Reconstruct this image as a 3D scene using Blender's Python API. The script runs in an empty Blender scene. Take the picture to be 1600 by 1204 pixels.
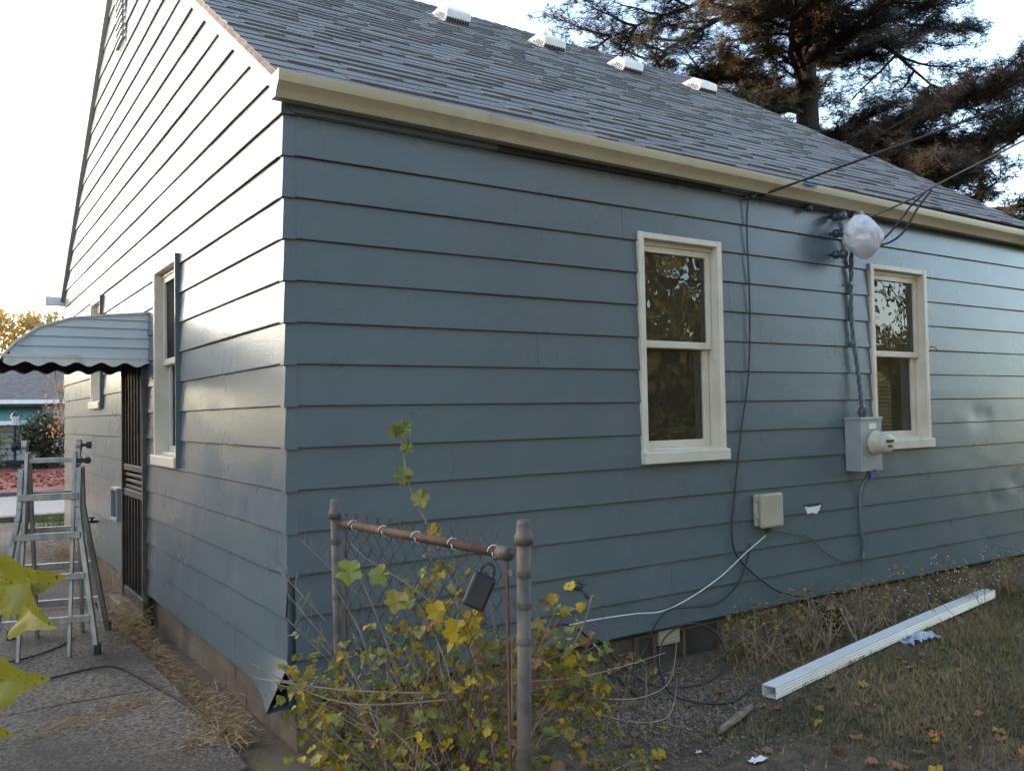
import bpy, math, random
from mathutils import Vector, Matrix, noise
random.seed(11)
R = math.radians
scene = bpy.context.scene
col = scene.collection
# ------------------------------------------------------------------ camera
cam_d = bpy.data.cameras.new('camera'); cam = bpy.data.objects.new('camera', cam_d); col.objects.link(cam)
cam_d.sensor_width = 36; cam_d.lens = 1351.46 / 1600 * 36; cam_d.clip_end = 2000; cam_d.clip_start = .05
cr, cu, cf = Vector((.83203, -.55443, -.01842)), Vector((-.00286, -.03749, .99929)), Vector((.55473, .83139, .03278))
m = Matrix((cr, cu, -cf)).transposed().to_4x4(); m.translation = Vector((-1.4079, -4.0642, 1.3661)); cam.matrix_world = m
scene.camera = cam
# ------------------------------------------------------------------ sky, sun, exposure
SUN_AZ, SUN_EL = R(-50), R(10)          # azimuth from +Y towards +X, so this is over the gable side
w = bpy.data.worlds.new('World'); scene.world = w; w.use_nodes = True
nt = w.node_tree; sk = nt.nodes.new('ShaderNodeTexSky'); sk.sky_type = 'NISHITA'; sk.sun_disc = False
sk.sun_elevation = SUN_EL; sk.sun_rotation = SUN_AZ; sk.air_density = .8; sk.dust_density = 1.8; sk.ozone_density = .3
bg = nt.nodes['Background']; bg.inputs[1].default_value = .15; nt.links.new(sk.outputs[0], bg.inputs[0])
sl = bpy.data.lights.new('sun', 'SUN'); sl.energy = .7; sl.angle = R(14); sl.color = (1, .86, .68)
so = bpy.data.objects.new('sun', sl); col.objects.link(so)
sd = Vector((math.sin(SUN_AZ) * math.cos(SUN_EL), math.cos(SUN_AZ) * math.cos(SUN_EL), math.sin(SUN_EL)))
so.rotation_euler = sd.to_track_quat('Z', 'Y').to_euler(); so.location = (-6, 6, 8)
vs = scene.view_settings; vs.view_transform = 'Standard'; vs.look = 'None'; vs.gamma = 1; vs.exposure = 2.88; vs.use_curve_mapping = False

# ------------------------------------------------------------------ materials
def nd(t, kind, **kw):
    n = t.nodes.new(kind)
    for k, v in kw.items(): setattr(n, k, v)
    return n
def mat(name, c1, c2=None, rough=.6, metal=0, scale=8, stretch=(1, 1, 1), bump=0, bscale=60, bstretch=(1, 1, 1), coat=0, spec=.5,
        rand=0, isl=False, detail=6, lo=.35, hi=.65, trans=0, rvar=0, coat_r=.1, dirt=None, dscale=1.5, dlo=.55, dhi=.75):
    mt = bpy.data.materials.new(name); mt.use_nodes = True; t = mt.node_tree; L = t.links
    b = t.nodes['Principled BSDF']; b.inputs['Roughness'].default_value = rough; b.inputs['Metallic'].default_value = metal
    b.inputs['Specular IOR Level'].default_value = spec; b.inputs['Coat Weight'].default_value = coat; b.inputs['Coat Roughness'].default_value = coat_r
    tc = nd(t, 'ShaderNodeTexCoord')
    def ns(sc, st, det=detail):
        mp = nd(t, 'ShaderNodeMapping'); mp.inputs['Scale'].default_value = st; L.new(tc.outputs['Object'], mp.inputs[0])
        n = nd(t, 'ShaderNodeTexNoise'); n.inputs['Scale'].default_value = sc; n.inputs['Detail'].default_value = det; L.new(mp.outputs[0], n.inputs['Vector']); return n
    n1 = ns(scale, stretch); rp = nd(t, 'ShaderNodeValToRGB'); L.new(n1.outputs['Fac'], rp.inputs[0])
    e = rp.color_ramp.elements; e[0].position = lo; e[1].position = hi; e[0].color = (*c1, 1); e[1].color = (*(c2 or c1), 1)
    out = rp.outputs[0]
    if dirt:
        n2 = ns(dscale, (1, 1, 1)); r2 = nd(t, 'ShaderNodeMapRange'); r2.inputs[1].default_value = dlo; r2.inputs[2].default_value = dhi; L.new(n2.outputs['Fac'], r2.inputs[0])
        mx = nd(t, 'ShaderNodeMixRGB'); L.new(r2.outputs[0], mx.inputs[0]); L.new(out, mx.inputs[1]); mx.inputs[2].default_value = (*dirt, 1); out = mx.outputs[0]
    if rand:
        oi = nd(t, 'ShaderNodeObjectInfo'); rv = oi.outputs['Random']
        if isl:
            g = nd(t, 'ShaderNodeNewGeometry'); ad = nd(t, 'ShaderNodeMath', operation='ADD'); L.new(oi.outputs['Random'], ad.inputs[0]); L.new(g.outputs['Random Per Island'], ad.inputs[1])
            fr = nd(t, 'ShaderNodeMath', operation='FRACT'); L.new(ad.outputs[0], fr.inputs[0]); rv = fr.outputs[0]
        mr = nd(t, 'ShaderNodeMapRange'); mr.inputs[3].default_value = 1 - rand; mr.inputs[4].default_value = 1 + rand; L.new(rv, mr.inputs[0])
        hs = nd(t, 'ShaderNodeHueSaturation'); L.new(mr.outputs[0], hs.inputs['Value']); L.new(out, hs.inputs['Color']); out = hs.outputs[0]
    L.new(out, b.inputs['Base Color'])
    if rvar:
        n3 = ns(2.5, (1, 1, 1)); r3 = nd(t, 'ShaderNodeMapRange'); r3.inputs[3].default_value = rough - rvar; r3.inputs[4].default_value = rough + rvar
        L.new(n3.outputs['Fac'], r3.inputs[0]); L.new(r3.outputs[0], b.inputs['Roughness'])
    if bump:
        nb = ns(bscale, bstretch, 4); bp = nd(t, 'ShaderNodeBump'); bp.inputs['Strength'].default_value = min(bump, 1); bp.inputs['Distance'].default_value = .004 * max(1, bump)
        L.new(nb.outputs['Fac'], bp.inputs['Height']); L.new(bp.outputs[0], b.inputs['Normal'])
    if trans:
        tr = nd(t, 'ShaderNodeBsdfTranslucent'); L.new(out, tr.inputs[0]); mxs = nd(t, 'ShaderNodeMixShader'); mxs.inputs[0].default_value = trans
        L.new(b.outputs[0], mxs.inputs[1]); L.new(tr.outputs[0], mxs.inputs[2]); L.new(mxs.outputs[0], t.nodes['Material Output'].inputs[0])
    return mt
def glass(name, tint=(.9, .95, .93)):
    mt = bpy.data.materials.new(name); mt.use_nodes = True; t = mt.node_tree; L = t.links; t.nodes.remove(t.nodes['Principled BSDF'])
    g = nd(t, 'ShaderNodeBsdfGlossy'); g.inputs['Roughness'].default_value = .015; tr = nd(t, 'ShaderNodeBsdfTransparent'); tr.inputs[0].default_value = (*tint, 1)
    f = nd(t, 'ShaderNodeFresnel'); f.inputs[0].default_value = 1.6; mx = nd(t, 'ShaderNodeMixShader')
    tc = nd(t, 'ShaderNodeTexCoord'); n = nd(t, 'ShaderNodeTexNoise'); n.inputs['Scale'].default_value = 3.5; bp = nd(t, 'ShaderNodeBump'); bp.inputs['Strength'].default_value = .25; bp.inputs['Distance'].default_value = .02
    L.new(tc.outputs['Object'], n.inputs['Vector']); L.new(n.outputs['Fac'], bp.inputs['Height']); L.new(bp.outputs[0], g.inputs['Normal'])
    df = nd(t, 'ShaderNodeBsdfDiffuse'); df.inputs[0].default_value = (.26, .23, .16, 1); md = nd(t, 'ShaderNodeMixShader'); md.inputs[0].default_value = .14; L.new(tr.outputs[0], md.inputs[1]); L.new(df.outputs[0], md.inputs[2])
    L.new(f.outputs[0], mx.inputs[0]); L.new(md.outputs[0], mx.inputs[1]); L.new(g.outputs[0], mx.inputs[2]); L.new(mx.outputs[0], t.nodes['Material Output'].inputs[0]); return mt
M = {}
M['siding'] = mat('siding_paint', (.088, .119, .138), (.104, .138, .158), rough=.28, scale=1.4, bump=.16, bscale=55, bstretch=(.12, .12, 3), spec=.6, rvar=.03, lo=.2, hi=.8, detail=2)
M['oldsiding'] = mat('faded_siding', (.30, .32, .34), (.38, .40, .41), rough=.4, scale=1.2, bump=.35, bscale=55, bstretch=(.12, .12, 3))
M['darkblue'] = mat('dark_blue_paint', (.035, .055, .075), (.05, .075, .10), rough=.45)
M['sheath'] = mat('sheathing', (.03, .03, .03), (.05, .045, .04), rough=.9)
M['trim'] = mat('window_trim_white', (.60, .53, .42), (.68, .62, .51), rough=.38, scale=5, dirt=(.42, .36, .28), dscale=4, dlo=.6, dhi=.85)
M['gutter'] = mat('gutter_cream', (.43, .36, .235), (.51, .44, .30), rough=.36, scale=2, stretch=(.4, 1, 1), dirt=(.27, .23, .16), dscale=2.2, dlo=.55, dhi=.8)
M['shingle'] = mat('asphalt_shingle', (.12, .117, .117), (.21, .204, .204), rough=.88, scale=190, rand=.15, isl=True, bump=.7, bscale=320, detail=3, lo=.3, hi=.7)
M['vent'] = mat('vent_metal', (.62, .60, .57), (.72, .70, .67), rough=.4, metal=.15)
M['dark'] = mat('dark_void', (.012, .012, .012), rough=.8)
M['concrete'] = mat('foundation_concrete', (.10, .075, .052), (.20, .155, .108), rough=.92, scale=5, bump=.9, bscale=60, dirt=(.08, .06, .042), dscale=2.5, dlo=.45, dhi=.7, rand=.1)
M['mortar'] = mat('mortar', (.085, .065, .046), (.13, .10, .073), rough=.95, scale=12)
M['drive'] = mat('worn_concrete', (.060, .046, .033), (.29, .235, .175), rough=.92, scale=48, bump=4, bscale=55, detail=5, lo=.36, hi=.68, dirt=(.055, .041, .03), dscale=.8, dlo=.42, dhi=.7)
M['asphalt'] = mat('street_asphalt', (.20, .195, .19), (.26, .25, .245), rough=.9, scale=30)
M['soil'] = mat('soil', (.045, .031, .021), (.12, .085, .055), rough=.95, scale=14, bump=2, bscale=30, detail=8, dirt=(.10, .075, .035), dscale=1.1, dlo=.5, dhi=.68)
M['mulch'] = mat('red_mulch', (.19, .055, .038), (.34, .12, .085), rough=.95, scale=6, bump=2, bscale=9)
M['glass'] = glass('window_glass')
M['curtain'] = mat('blind_fabric', (.55, .47, .33), (.62, .54, .40), rough=.8)
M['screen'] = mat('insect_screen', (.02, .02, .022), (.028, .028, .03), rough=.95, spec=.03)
M['dustypane'] = mat('dusty_pane', (.03, .032, .03), (.07, .07, .062), rough=.3, scale=5)
M['bronze'] = mat('door_metal', (.045, .042, .038), (.08, .075, .07), rough=.42, metal=.4)
M['alu'] = mat('ladder_aluminium', (.27, .25, .225), (.44, .415, .38), rough=.5, metal=.65, scale=16, stretch=(1, 1, .3), rvar=.1)
M['rubber'] = mat('black_rubber', (.02, .02, .02), (.03, .03, .03), rough=.7)
M['awning'] = mat('awning_enamel', (.50, .55, .58), (.58, .62, .64), rough=.36, scale=3, dirt=(.36, .38, .38), dscale=3)
M['awnwhite'] = mat('awning_white', (.60, .60, .56), (.70, .69, .65), rough=.4, dirt=(.35, .32, .27), dscale=5)
M['galv'] = mat('galvanised_steel', (.075, .064, .054), (.135, .12, .105), rough=.65, metal=.3, scale=12, dirt=(.16, .10, .06), dscale=6, dlo=.58, dhi=.75)
M['rust'] = mat('rusty_pipe', (.06, .03, .021), (.115, .058, .038), rough=.75, scale=18, bump=.5)
M['wire'] = mat('fence_wire', (.035, .03, .026), (.08, .072, .066), rough=.6, metal=.4, scale=20)
M['black'] = mat('black_plastic', (.012, .012, .013), (.018, .018, .02), rough=.45)
M['meter'] = mat('meter_grey', (.30, .315, .32), (.36, .37, .37), rough=.42, metal=.2, scale=6)
M['ivory'] = mat('ivory_plastic', (.46, .42, .32), (.52, .48, .38), rough=.4, scale=5)
M['beige'] = mat('beige_plastic', (.36, .315, .235), (.43, .38, .29), rough=.5, scale=5)
M['white'] = mat('white_enamel', (.74, .73, .71), (.80, .79, .77), rough=.33, scale=3, dirt=(.5, .45, .38), dscale=5, dlo=.62, dhi=.8)
M['bag'] = mat('white_plastic_film', (.78, .78, .80), (.86, .86, .88), rough=.3, trans=.4)
M['bluetape'] = mat('blue_tape', (.01, .10, .55), rough=.5)
M['greentag'] = mat('green_tag', (.02, .35, .16), rough=.5)
M['rag'] = mat('blue_rag', (.22, .32, .45), (.6, .64, .68), rough=.9, scale=9)
M['paper'] = mat('white_paper', (.7, .7, .68), (.8, .8, .78), rough=.8)
M['bark'] = mat('pine_bark', (.03, .021, .016), (.065, .045, .034), rough=.95, scale=7, bump=2, bscale=14)
M['needle'] = mat('pine_needles_dry', (.042, .031, .021), (.080, .058, .037), rough=.7, rand=.35, isl=True, trans=.2, scale=.35)
M['needleg'] = mat('pine_needles_green', (.030, .032, .018), (.055, .05, .026), rough=.7, rand=.35, isl=True, trans=.2, scale=.5)
M['twig'] = mat('dry_stem', (.20, .14, .095), (.34, .25, .18), rough=.85, scale=9)
M['bark2'] = mat('weathered_wood', (.10, .075, .055), (.24, .18, .13), rough=.9, scale=14, stretch=(.6, 3, 3), bump=2, bscale=30)
M['leafg'] = mat('leaf_green', (.12, .15, .03), (.25, .26, .06), rough=.5, rand=.3, isl=True, trans=.35, scale=30)
M['leafo'] = mat('leaf_olive', (.16, .14, .034), (.30, .26, .065), rough=.55, rand=.3, isl=True, trans=.35, scale=30)
M['leafy'] = mat('leaf_yellow', (.42, .26, .012), (.50, .38, .03), rough=.5, rand=.22, isl=True, trans=.35, scale=25, dirt=(.13, .065, .02), dscale=70, dlo=.6, dhi=.66)
M['leafb'] = mat('leaf_brown', (.16, .075, .032), (.28, .15, .075), rough=.75, rand=.3, isl=True, trans=.15, scale=20)
M['leaforange'] = mat('leaf_orange', (.36, .14, .035), (.48, .22, .07), rough=.7, rand=.25, isl=True, trans=.2, scale=20)
M['spot'] = mat('leaf_spotted', (.20, .19, .018), (.27, .23, .025), rough=.45, trans=.35, scale=3, dirt=(.05, .03, .015), dscale=13, dlo=.62, dhi=.66)
M['grass'] = mat('grass_blades', (.085, .078, .028), (.29, .21, .095), rough=.75, rand=.45, isl=True, trans=.2, scale=1.3)
M['grassgreen'] = mat('grass_green', (.045, .085, .018), (.09, .13, .03), rough=.7, rand=.4, isl=True, trans=.25, scale=2)
M['straw'] = mat('straw', (.27, .17, .075), (.42, .29, .15), rough=.85, rand=.3, isl=True, scale=5)
M['gravel'] = mat('crushed_gravel', (.13, .102, .08), (.25, .205, .165), rough=.95, rand=.5, isl=True, scale=20)
M['roofbrown'] = mat('old_roof', (.085, .072, .068), (.16, .14, .13), rough=.9, scale=5, stretch=(1, 1, 6))
M['green'] = mat('green_awning', (.055, .13, .105), (.075, .16, .13), rough=.5)
M['pale'] = mat('pale_siding', (.42, .44, .45), (.5, .52, .52), rough=.7, scale=2)
M['gold'] = mat('leaf_gold', (.40, .25, .05), (.55, .38, .10), rough=.6, rand=.3, isl=True, trans=.4, scale=.5)
M['evergreen'] = mat('bush_green', (.022, .032, .012), (.05, .06, .02), rough=.7, rand=.4, isl=True, trans=.15, scale=2)
M['brickwall'] = mat('brown_brick', (.11, .06, .045), (.17, .10, .075), rough=.85, scale=6)
M['lampglass'] = mat('lamp_glass', (.55, .57, .58), (.65, .67, .68), rough=.15)

# ------------------------------------------------------------------ helpers
class B:
    def __init__(s): s.v = []; s.f = []; s.mi = []; s.cur = 0
    def add(s, vs, fs):
        o = len(s.v); s.v += [tuple(p) for p in vs]
        for f in fs: s.f.append(tuple(i + o for i in f)); s.mi.append(s.cur)
    def box(s, a, b, fn=None):
        (x0, y0, z0), (x1, y1, z1) = a, b
        vs = [(x0, y0, z0), (x1, y0, z0), (x1, y1, z0), (x0, y1, z0), (x0, y0, z1), (x1, y0, z1), (x1, y1, z1), (x0, y1, z1)]
        if fn: vs = [fn(*p) for p in vs]
        s.add(vs, [(0, 3, 2, 1), (4, 5, 6, 7), (0, 1, 5, 4), (1, 2, 6, 5), (2, 3, 7, 6), (3, 0, 4, 7)])
    def bar(s, p, q, w, h, up=(0, 0, 1)):
        p, q = Vector(p), Vector(q); d = (q - p).normalized(); r = d.cross(Vector(up))
        if r.length < 1e-4: r = d.cross(Vector((0, 1, 0)))
        r.normalize(); u = r.cross(d); vs = []
        for e in (p, q):
            for a, b in ((-1, -1), (1, -1), (1, 1), (-1, 1)): vs.append(e + r * a * w / 2 + u * b * h / 2)
        s.add(vs, [(3, 2, 1, 0), (4, 5, 6, 7), (0, 1, 5, 4), (1, 2, 6, 5), (2, 3, 7, 6), (3, 0, 4, 7)])
    def tube(s, pts, r, n=6, cap=True):
        pts = [Vector(p) for p in pts]; N = len(pts); rs = r if isinstance(r, (list, tuple)) else [r] * N
        vs = []; fs = []; ref = None
        for i, p in enumerate(pts):
            d = (pts[min(i + 1, N - 1)] - pts[max(i - 1, 0)]).normalized()
            if ref is None:
                ref = d.orthogonal().normalized()
            ref = (ref - d * ref.dot(d)); ref = ref.normalized() if ref.length > 1e-6 else d.orthogonal().normalized()
            u = d.cross(ref)
            for k in range(n):
                a = 2 * math.pi * k / n; vs.append(p + (ref * math.cos(a) + u * math.sin(a)) * rs[i])
        for i in range(N - 1):
            for k in range(n): fs.append((i * n + k, i * n + (k + 1) % n, (i + 1) * n + (k + 1) % n, (i + 1) * n + k))
        if cap: fs.append(tuple(range(n))[::-1]); fs.append(tuple((N - 1) * n + k for k in range(n)))
        s.add(vs, fs)
    def lathe(s, prof, o=(0, 0, 0), n=16, axis=(0, 0, 1)):
        ax = Vector(axis).normalized(); e1 = ax.orthogonal().normalized(); e2 = ax.cross(e1); o = Vector(o); vs = []; fs = []
        for r, h in prof:
            for k in range(n):
                a = 2 * math.pi * k / n; vs.append(o + ax * h + (e1 * math.cos(a) + e2 * math.sin(a)) * max(r, 1e-4))
        for i in range(len(prof) - 1):
            for k in range(n): fs.append((i * n + k, i * n + (k + 1) % n, (i + 1) * n + (k + 1) % n, (i + 1) * n + k))
        fs.append(tuple(range(n))[::-1]); fs.append(tuple((len(prof) - 1) * n + k for k in range(n))); s.add(vs, fs)
    def prism(s, poly, a, b, fn):
        n = len(poly); vs = [fn(x, y, a) for x, y in poly] + [fn(x, y, b) for x, y in poly]
        s.add(vs, [tuple(range(n))[::-1], tuple(range(n, 2 * n))] + [(i, (i + 1) % n, n + (i + 1) % n, n + i) for i in range(n)])
    def grid(s, rows):
        n = len(rows[0]); o = [p for r in rows for p in r]
        s.add(o, [(i * n + j, i * n + j + 1, (i + 1) * n + j + 1, (i + 1) * n + j) for i in range(len(rows) - 1) for j in range(n - 1)])
    def mesh(s, name, mats, smooth=False):
        me = bpy.data.meshes.new(name); me.from_pydata(s.v, [], s.f)
        for mm in (mats if isinstance(mats, list) else [mats]): me.materials.append(M[mm])
        if isinstance(mats, list): me.polygons.foreach_set('material_index', s.mi)
        if smooth: me.polygons.foreach_set('use_smooth', [True] * len(s.f))
        me.update(); return me
    def build(s, name, mats, parent=None, smooth=False, bevel=0, loc=None):
        me = s.mesh(name, mats, bool(smooth))
        if smooth == 'auto': me.set_sharp_from_angle(angle=R(24))
        return put(name, me, parent, bevel, loc)
def put(name, me, parent=None, bevel=0, loc=None):
    o = bpy.data.objects.new(name, me); col.objects.link(o)
    if parent: o.parent = parent
    if loc: o.location = loc
    if bevel:
        md = o.modifiers.new('bevel', 'BEVEL'); md.width = bevel; md.segments = 2; md.limit_method = 'ANGLE'; md.angle_limit = R(40)
    return o
def tag(o, label, cat, group=None):
    o['label'] = label; o['category'] = cat
    if group: o['group'] = group
    return o
def thing(name, label, cat, loc=(0, 0, 0), group=None):
    o = bpy.data.objects.new(name, None); o.empty_display_size = .1; col.objects.link(o); o.location = loc; return tag(o, label, cat, group)
def struct(o): o['kind'] = 'structure'; return o
def stuff(o): o['kind'] = 'stuff'; return o
def spline(pts, n=8):
    P = [Vector(p) for p in pts]; out = []
    for i in range(len(P) - 1):
        a, b, c, d = P[max(i - 1, 0)], P[i], P[i + 1], P[min(i + 2, len(P) - 1)]
        for k in range(n):
            t = k / n; out.append(.5 * ((2 * b) + (c - a) * t + (2 * a - 5 * b + 4 * c - d) * t * t + (3 * b - a - 3 * c + d) * t ** 3))
    return out + [P[-1]]
rnd = random.uniform
front = lambda s, z, o: (s, -o, z)          # wall coordinates: along, up, outward
left = lambda s, z, o: (-o, s, z)
# ------------------------------------------------------------------ ground
def gz(x, y):
    h = -.25 - .012 * max(0, -y)
    h += .022 * noise.noise(Vector((x * .9, y * .9, 0))) + .010 * noise.noise(Vector((x * 3.1, y * 3.1, 4)))
    if x < -.12 and y > -8: h = min(h, -.275 - .012 * max(0, -y)) if x < -.32 else h - .02
    if x > .2: h += .035 * max(0, 1 - abs(y + .1) / .9)
    return h
def axis(near, far, lo, hi, step):
    a = []; x = lo
    while x < hi: a.append(x); x += step
    a.append(hi); k = step; x = hi
    while x < far: k *= 1.5; x += k; a.append(x)
    k = step; x = lo; pre = []
    while x > -far: k *= 1.5; x -= k; pre.append(x)
    return pre[::-1] + a
xs = axis(0, 400, -2, 9, .14); ys = axis(0, 400, -5, 2, .14)
b = B(); b.grid([[(x, y, gz(x, y) if -3 < x < 11 and -7 < y < 9 else -.30) for x in xs] for y in ys]); ground = struct(b.build('ground', 'soil', smooth=True))
b = B()
xs = [-4.6 + i * .12 for i in range(37)]; ys = [-7 + i * .15 for i in range(125)]
def dz(x, y): return -.243 + .006 * noise.noise(Vector((x * 2, y * 2, 1))) - .012 * max(0, -y) - .004 * max(0, y - 3)
def dedge(y): return -.20 + .07 * noise.noise(Vector((y * 1.3, 7, 0))) - (.30 if y < -.1 else 0)
slabs = [(-7, -3.2), (-3.2, -.6), (-.6, 1.52), (1.52, 4.4), (4.4, 7.4), (7.4, 11.2)]
drive = None
for i, (y0, y1) in enumerate(slabs):
    b = B(); rows = []; n = 14
    for j in range(n + 1):
        y = y0 + .009 + (y1 - y0 - .018) * j / n; e = dedge(y)
        rows.append([(-4.6 + (e + 4.6) * k / 30, y, dz(-4.6 + (e + 4.6) * k / 30, y)) for k in range(31)])
    b.grid(rows)
    for r0, r1 in ((rows[0], -1), (rows[-1], 1)): b.grid([r0, [(x, y, z - .04) for x, y, z in r0]])
    b.grid([[r[-1] for r in rows], [(r[-1][0], r[-1][1], r[-1][2] - .04) for r in rows]])
    if drive is None: drive = struct(b.build('driveway', 'drive', smooth=False))
    else: b.build('concrete_slab', 'drive', drive)
b = B(); b.box((-60, 13.2, -.34), (60, 18.6, -.285)); struct(b.build('street', 'asphalt'))
b = B(); b.box((-60, 12.9, -.34), (60, 13.2, -.22)); b.box((-60, 18.6, -.34), (60, 18.85, -.2)); struct(b.build('kerb', 'drive'))
b = B(); b.grid([[(x * .5 - 8, 18.9 + y * .5, -.27 + .12 * min(1, y / 6) + .05 * noise.noise(Vector((x * .7, y * .7, 0)))) for x in range(50)] for y in range(24)]); struct(b.build('mulch_bed', 'mulch', smooth=True))
b = B()
for i in range(1600):
    x, y = rnd(-2.5, 4), rnd(18.95, 27); z = -.16; a = rnd(0, 6.3); l = rnd(.06, .16)
    b.add([(x, y, z), (x + l * math.cos(a), y + l * math.sin(a), z + rnd(0, .06)), (x + .05 * math.sin(a), y - .05 * math.cos(a), z + rnd(.03, .09))], [(0, 1, 2)])
stuff(tag(b.build('mulch_chips', 'mulch'), 'red wood mulch chips across the street in front of the dark roofed house', 'mulch'))

# ------------------------------------------------------------------ house
D = .2032; W = 8.53; LEN = 7.3; PITCH = .665
house = thing('house', 'single storey house with blue grey painted lap siding and grey shingle roof', 'house')
W1 = (2.27, 2.99, 1.04, 2.49); W2 = (4.68, 5.43, 1.035, 2.485); WL = (2.15, 2.88, 1.04, 2.50); WF = (5.42, 6.08, 1.50, 2.62); DR = (3.29, 4.30, -.17, 2.02)
FO = [W1, W2]; LO = [WL, WF, DR]
def dent_field(seed, n, smax, zmax):
    rg = random.Random(seed); return [(rg.uniform(0, smax), rg.uniform(.02, zmax) ** 1.0, rg.uniform(.07, .13), rg.uniform(.002, .006)) for _ in range(n)]
DF = dent_field(3, 46, 7.2, 1.3); DL = dent_field(5, 26, 3.2, .9) + [(.95, .48, .16, .012), (2.35, .22, .22, .012), (.12, .63, .09, .012), (.1, .27, .1, .01)]
def off(s, z, k, dents, seed):
    t = (z - k * D) / D; o = .003 + .014 * (1 - t)
    o += .003 * noise.noise(Vector((s * .9, k * 3.7, seed))) + .0012 * noise.noise(Vector((s * 3.2, z * 9, seed + 5)))
    for ds, dzz, r, h in dents:
        q = ((s - ds) ** 2 + (z - dzz) ** 2) / (r * r)
        if q < 4: o -= h * math.exp(-q * 1.6)
    return o
def panel(fn, k, s0, s1, openings, dents, seed, shift, a=None, bb=None, flare=False, m='siding', ztop=9):
    zb = k * D; zt = min((k + 1) * D, ztop); mb = B()
    cuts = [s0, s1]
    for o in openings:
        if o[3] > zb and o[2] < zt: cuts += [c for c in o[:2] if s0 < c < s1]
    cuts = sorted(set(cuts))
    for c0, c1 in zip(cuts, cuts[1:]):
        lo, hi = zb, zt; mid = (c0 + c1) / 2; skip = False
        for o in openings:
            if o[0] <= mid <= o[1] and o[3] > zb and o[2] < zt:
                if o[2] <= zb + .002 and o[3] >= zt - .002: skip = True
                elif o[2] <= zb: lo = o[3]
                else: hi = o[2]
        if skip or hi - lo < .004:
            if mb.f: mb.build('siding_panel', m, house, smooth=True)
            mb = B(); continue
        n = max(2, int((c1 - c0) / .055)); rows = []
        fr = [(hi - lo) * j / 5 for j in range(6)]
        if lo == zb and hi - lo > .03: fr = [0, .0018, .0035, .0075] + [(hi - lo) * j / 5 for j in range(1, 6)]
        for hz_ in fr:
            z = lo + hz_; r = []; nose = 0 if lo != zb else -.006 * max(0, 1 - hz_ / .0035) ** 2
            e0 = c0 if a is None else max(c0, a(z)); e1 = c1 if bb is None else min(c1, bb(z))
            if e1 < e0: e1 = e0
            for i in range(n + 1):
                s = e0 + (e1 - e0) * i / n; o = off(s, z, k, dents, seed) + shift + nose
                dzv = 0
                if flare and s < .75:
                    q = (1 - s / .75) ** 2 * max(0, 1 - (z - zb) / D); o += .10 * q; dzv = -.02 * q
                r.append(fn(s, z + dzv, o))
            rows.append(r)
        mb.grid(rows)
        if lo == zb:
            mb.grid([rows[0], [fn(*q) for q in [((p[0] if fn is front else p[1]), p[2] + .004, -.001) for p in rows[0]]]])
    if not mb.f: return None
    return mb.build('siding_panel', m, house, smooth=False if False else True)
rg = random.Random(21)
for k in range(15):
    joints = [0.028] + sorted(x for x in ([2.26 + rg.uniform(-.02, .0)] if k == 11 else [rg.uniform(.9, 3.4)]) + [rg.uniform(4, 6.4)]) + [LEN]
    for i, (x0, x1) in enumerate(zip(joints, joints[1:])):
        panel(front, k, x0, x1, FO, DF, 2, .0014 * (i % 2), ztop=2.99)
for k in range(29):
    zb = k * D
    a = lambda z: max(.0, (z - 3.0) / PITCH + .02); e = lambda z: min(W, W - (z - 3.0) / PITCH - .02)
    if a(zb) >= e(zb): break
    joints = [0.0] + ([rg.uniform(1.0, 3.2)] if k > 9 else []) + [rg.uniform(4.5, 7.4)] + [W]
    for i, (y0, y1) in enumerate(zip(joints, joints[1:])):
        if y1 <= a(zb) or y0 >= e(zb): continue
        panel(left, k, y0, y1, LO, DL, 9, .0014 * (i % 2), a, e, flare=(k == 0 and i == 0))
# corner caps on every course but the lowest three, where the bare corner post shows
for k in range(3, 15):
    zb = k * D; zt = min(zb + D - .002, 2.99); j = rg.uniform(-.002, .002); b = B()
    q = lambda z: .0205 - .014 * (z - zb) / D + j
    for z0, z1 in ((zb - .004, zt),):
        v = []
        for z in (z0, z1):
            o = q(z); v += [(.045, -o, z), (-o, -o, z), (-o, .03, z)]
        b.add(v, [(0, 1, 4, 3), (1, 2, 5, 4)]); o = q(z0); b.add([(.045, -o, z0), (-o, -o, z0), (-o, .03, z0), (.045, 0, z0), (0, 0, z0), (0, .03, z0)], [(0, 1, 4, 3), (1, 2, 5, 4)])
    b.build('corner_cap', 'siding', house)
b = B(); b.box((.002, .002, -.02), (.05, .05, 3 * D)); b.box((-.006, -.008, .0), (.012, .012, 3 * D)); b.build('corner_post', 'darkblue', house)
# sheathing behind the siding, with the openings cut out
def sheet(fn, s0, s1, z0, z1, ops, o=-.012):
    b = B(); S = sorted({s0, s1, *[c for q in ops for c in q[:2]]}); Z = sorted({z0, z1, *[c for q in ops for c in q[2:] if z0 < c < z1]})
    for a0, a1 in zip(S, S[1:]):
        for c0, c1 in zip(Z, Z[1:]):
            mx, mz = (a0 + a1) / 2, (c0 + c1) / 2
            if any(q[0] < mx < q[1] and q[2] < mz < q[3] for q in ops): continue
            b.add([fn(a0, c0, o), fn(a1, c0, o), fn(a1, c1, o), fn(a0, c1, o)], [(0, 1, 2, 3)])
    return b
wb = sheet(front, .012, LEN, -.02, 3.03, FO); w2 = sheet(left, .012, W, -.02, 3.0, LO)
wb.add(w2.v, w2.f); wb.add([(.012, 0, 3), (.012, W, 3), (.012, W / 2, 3 + PITCH * W / 2)], [(0, 1, 2)])
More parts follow.
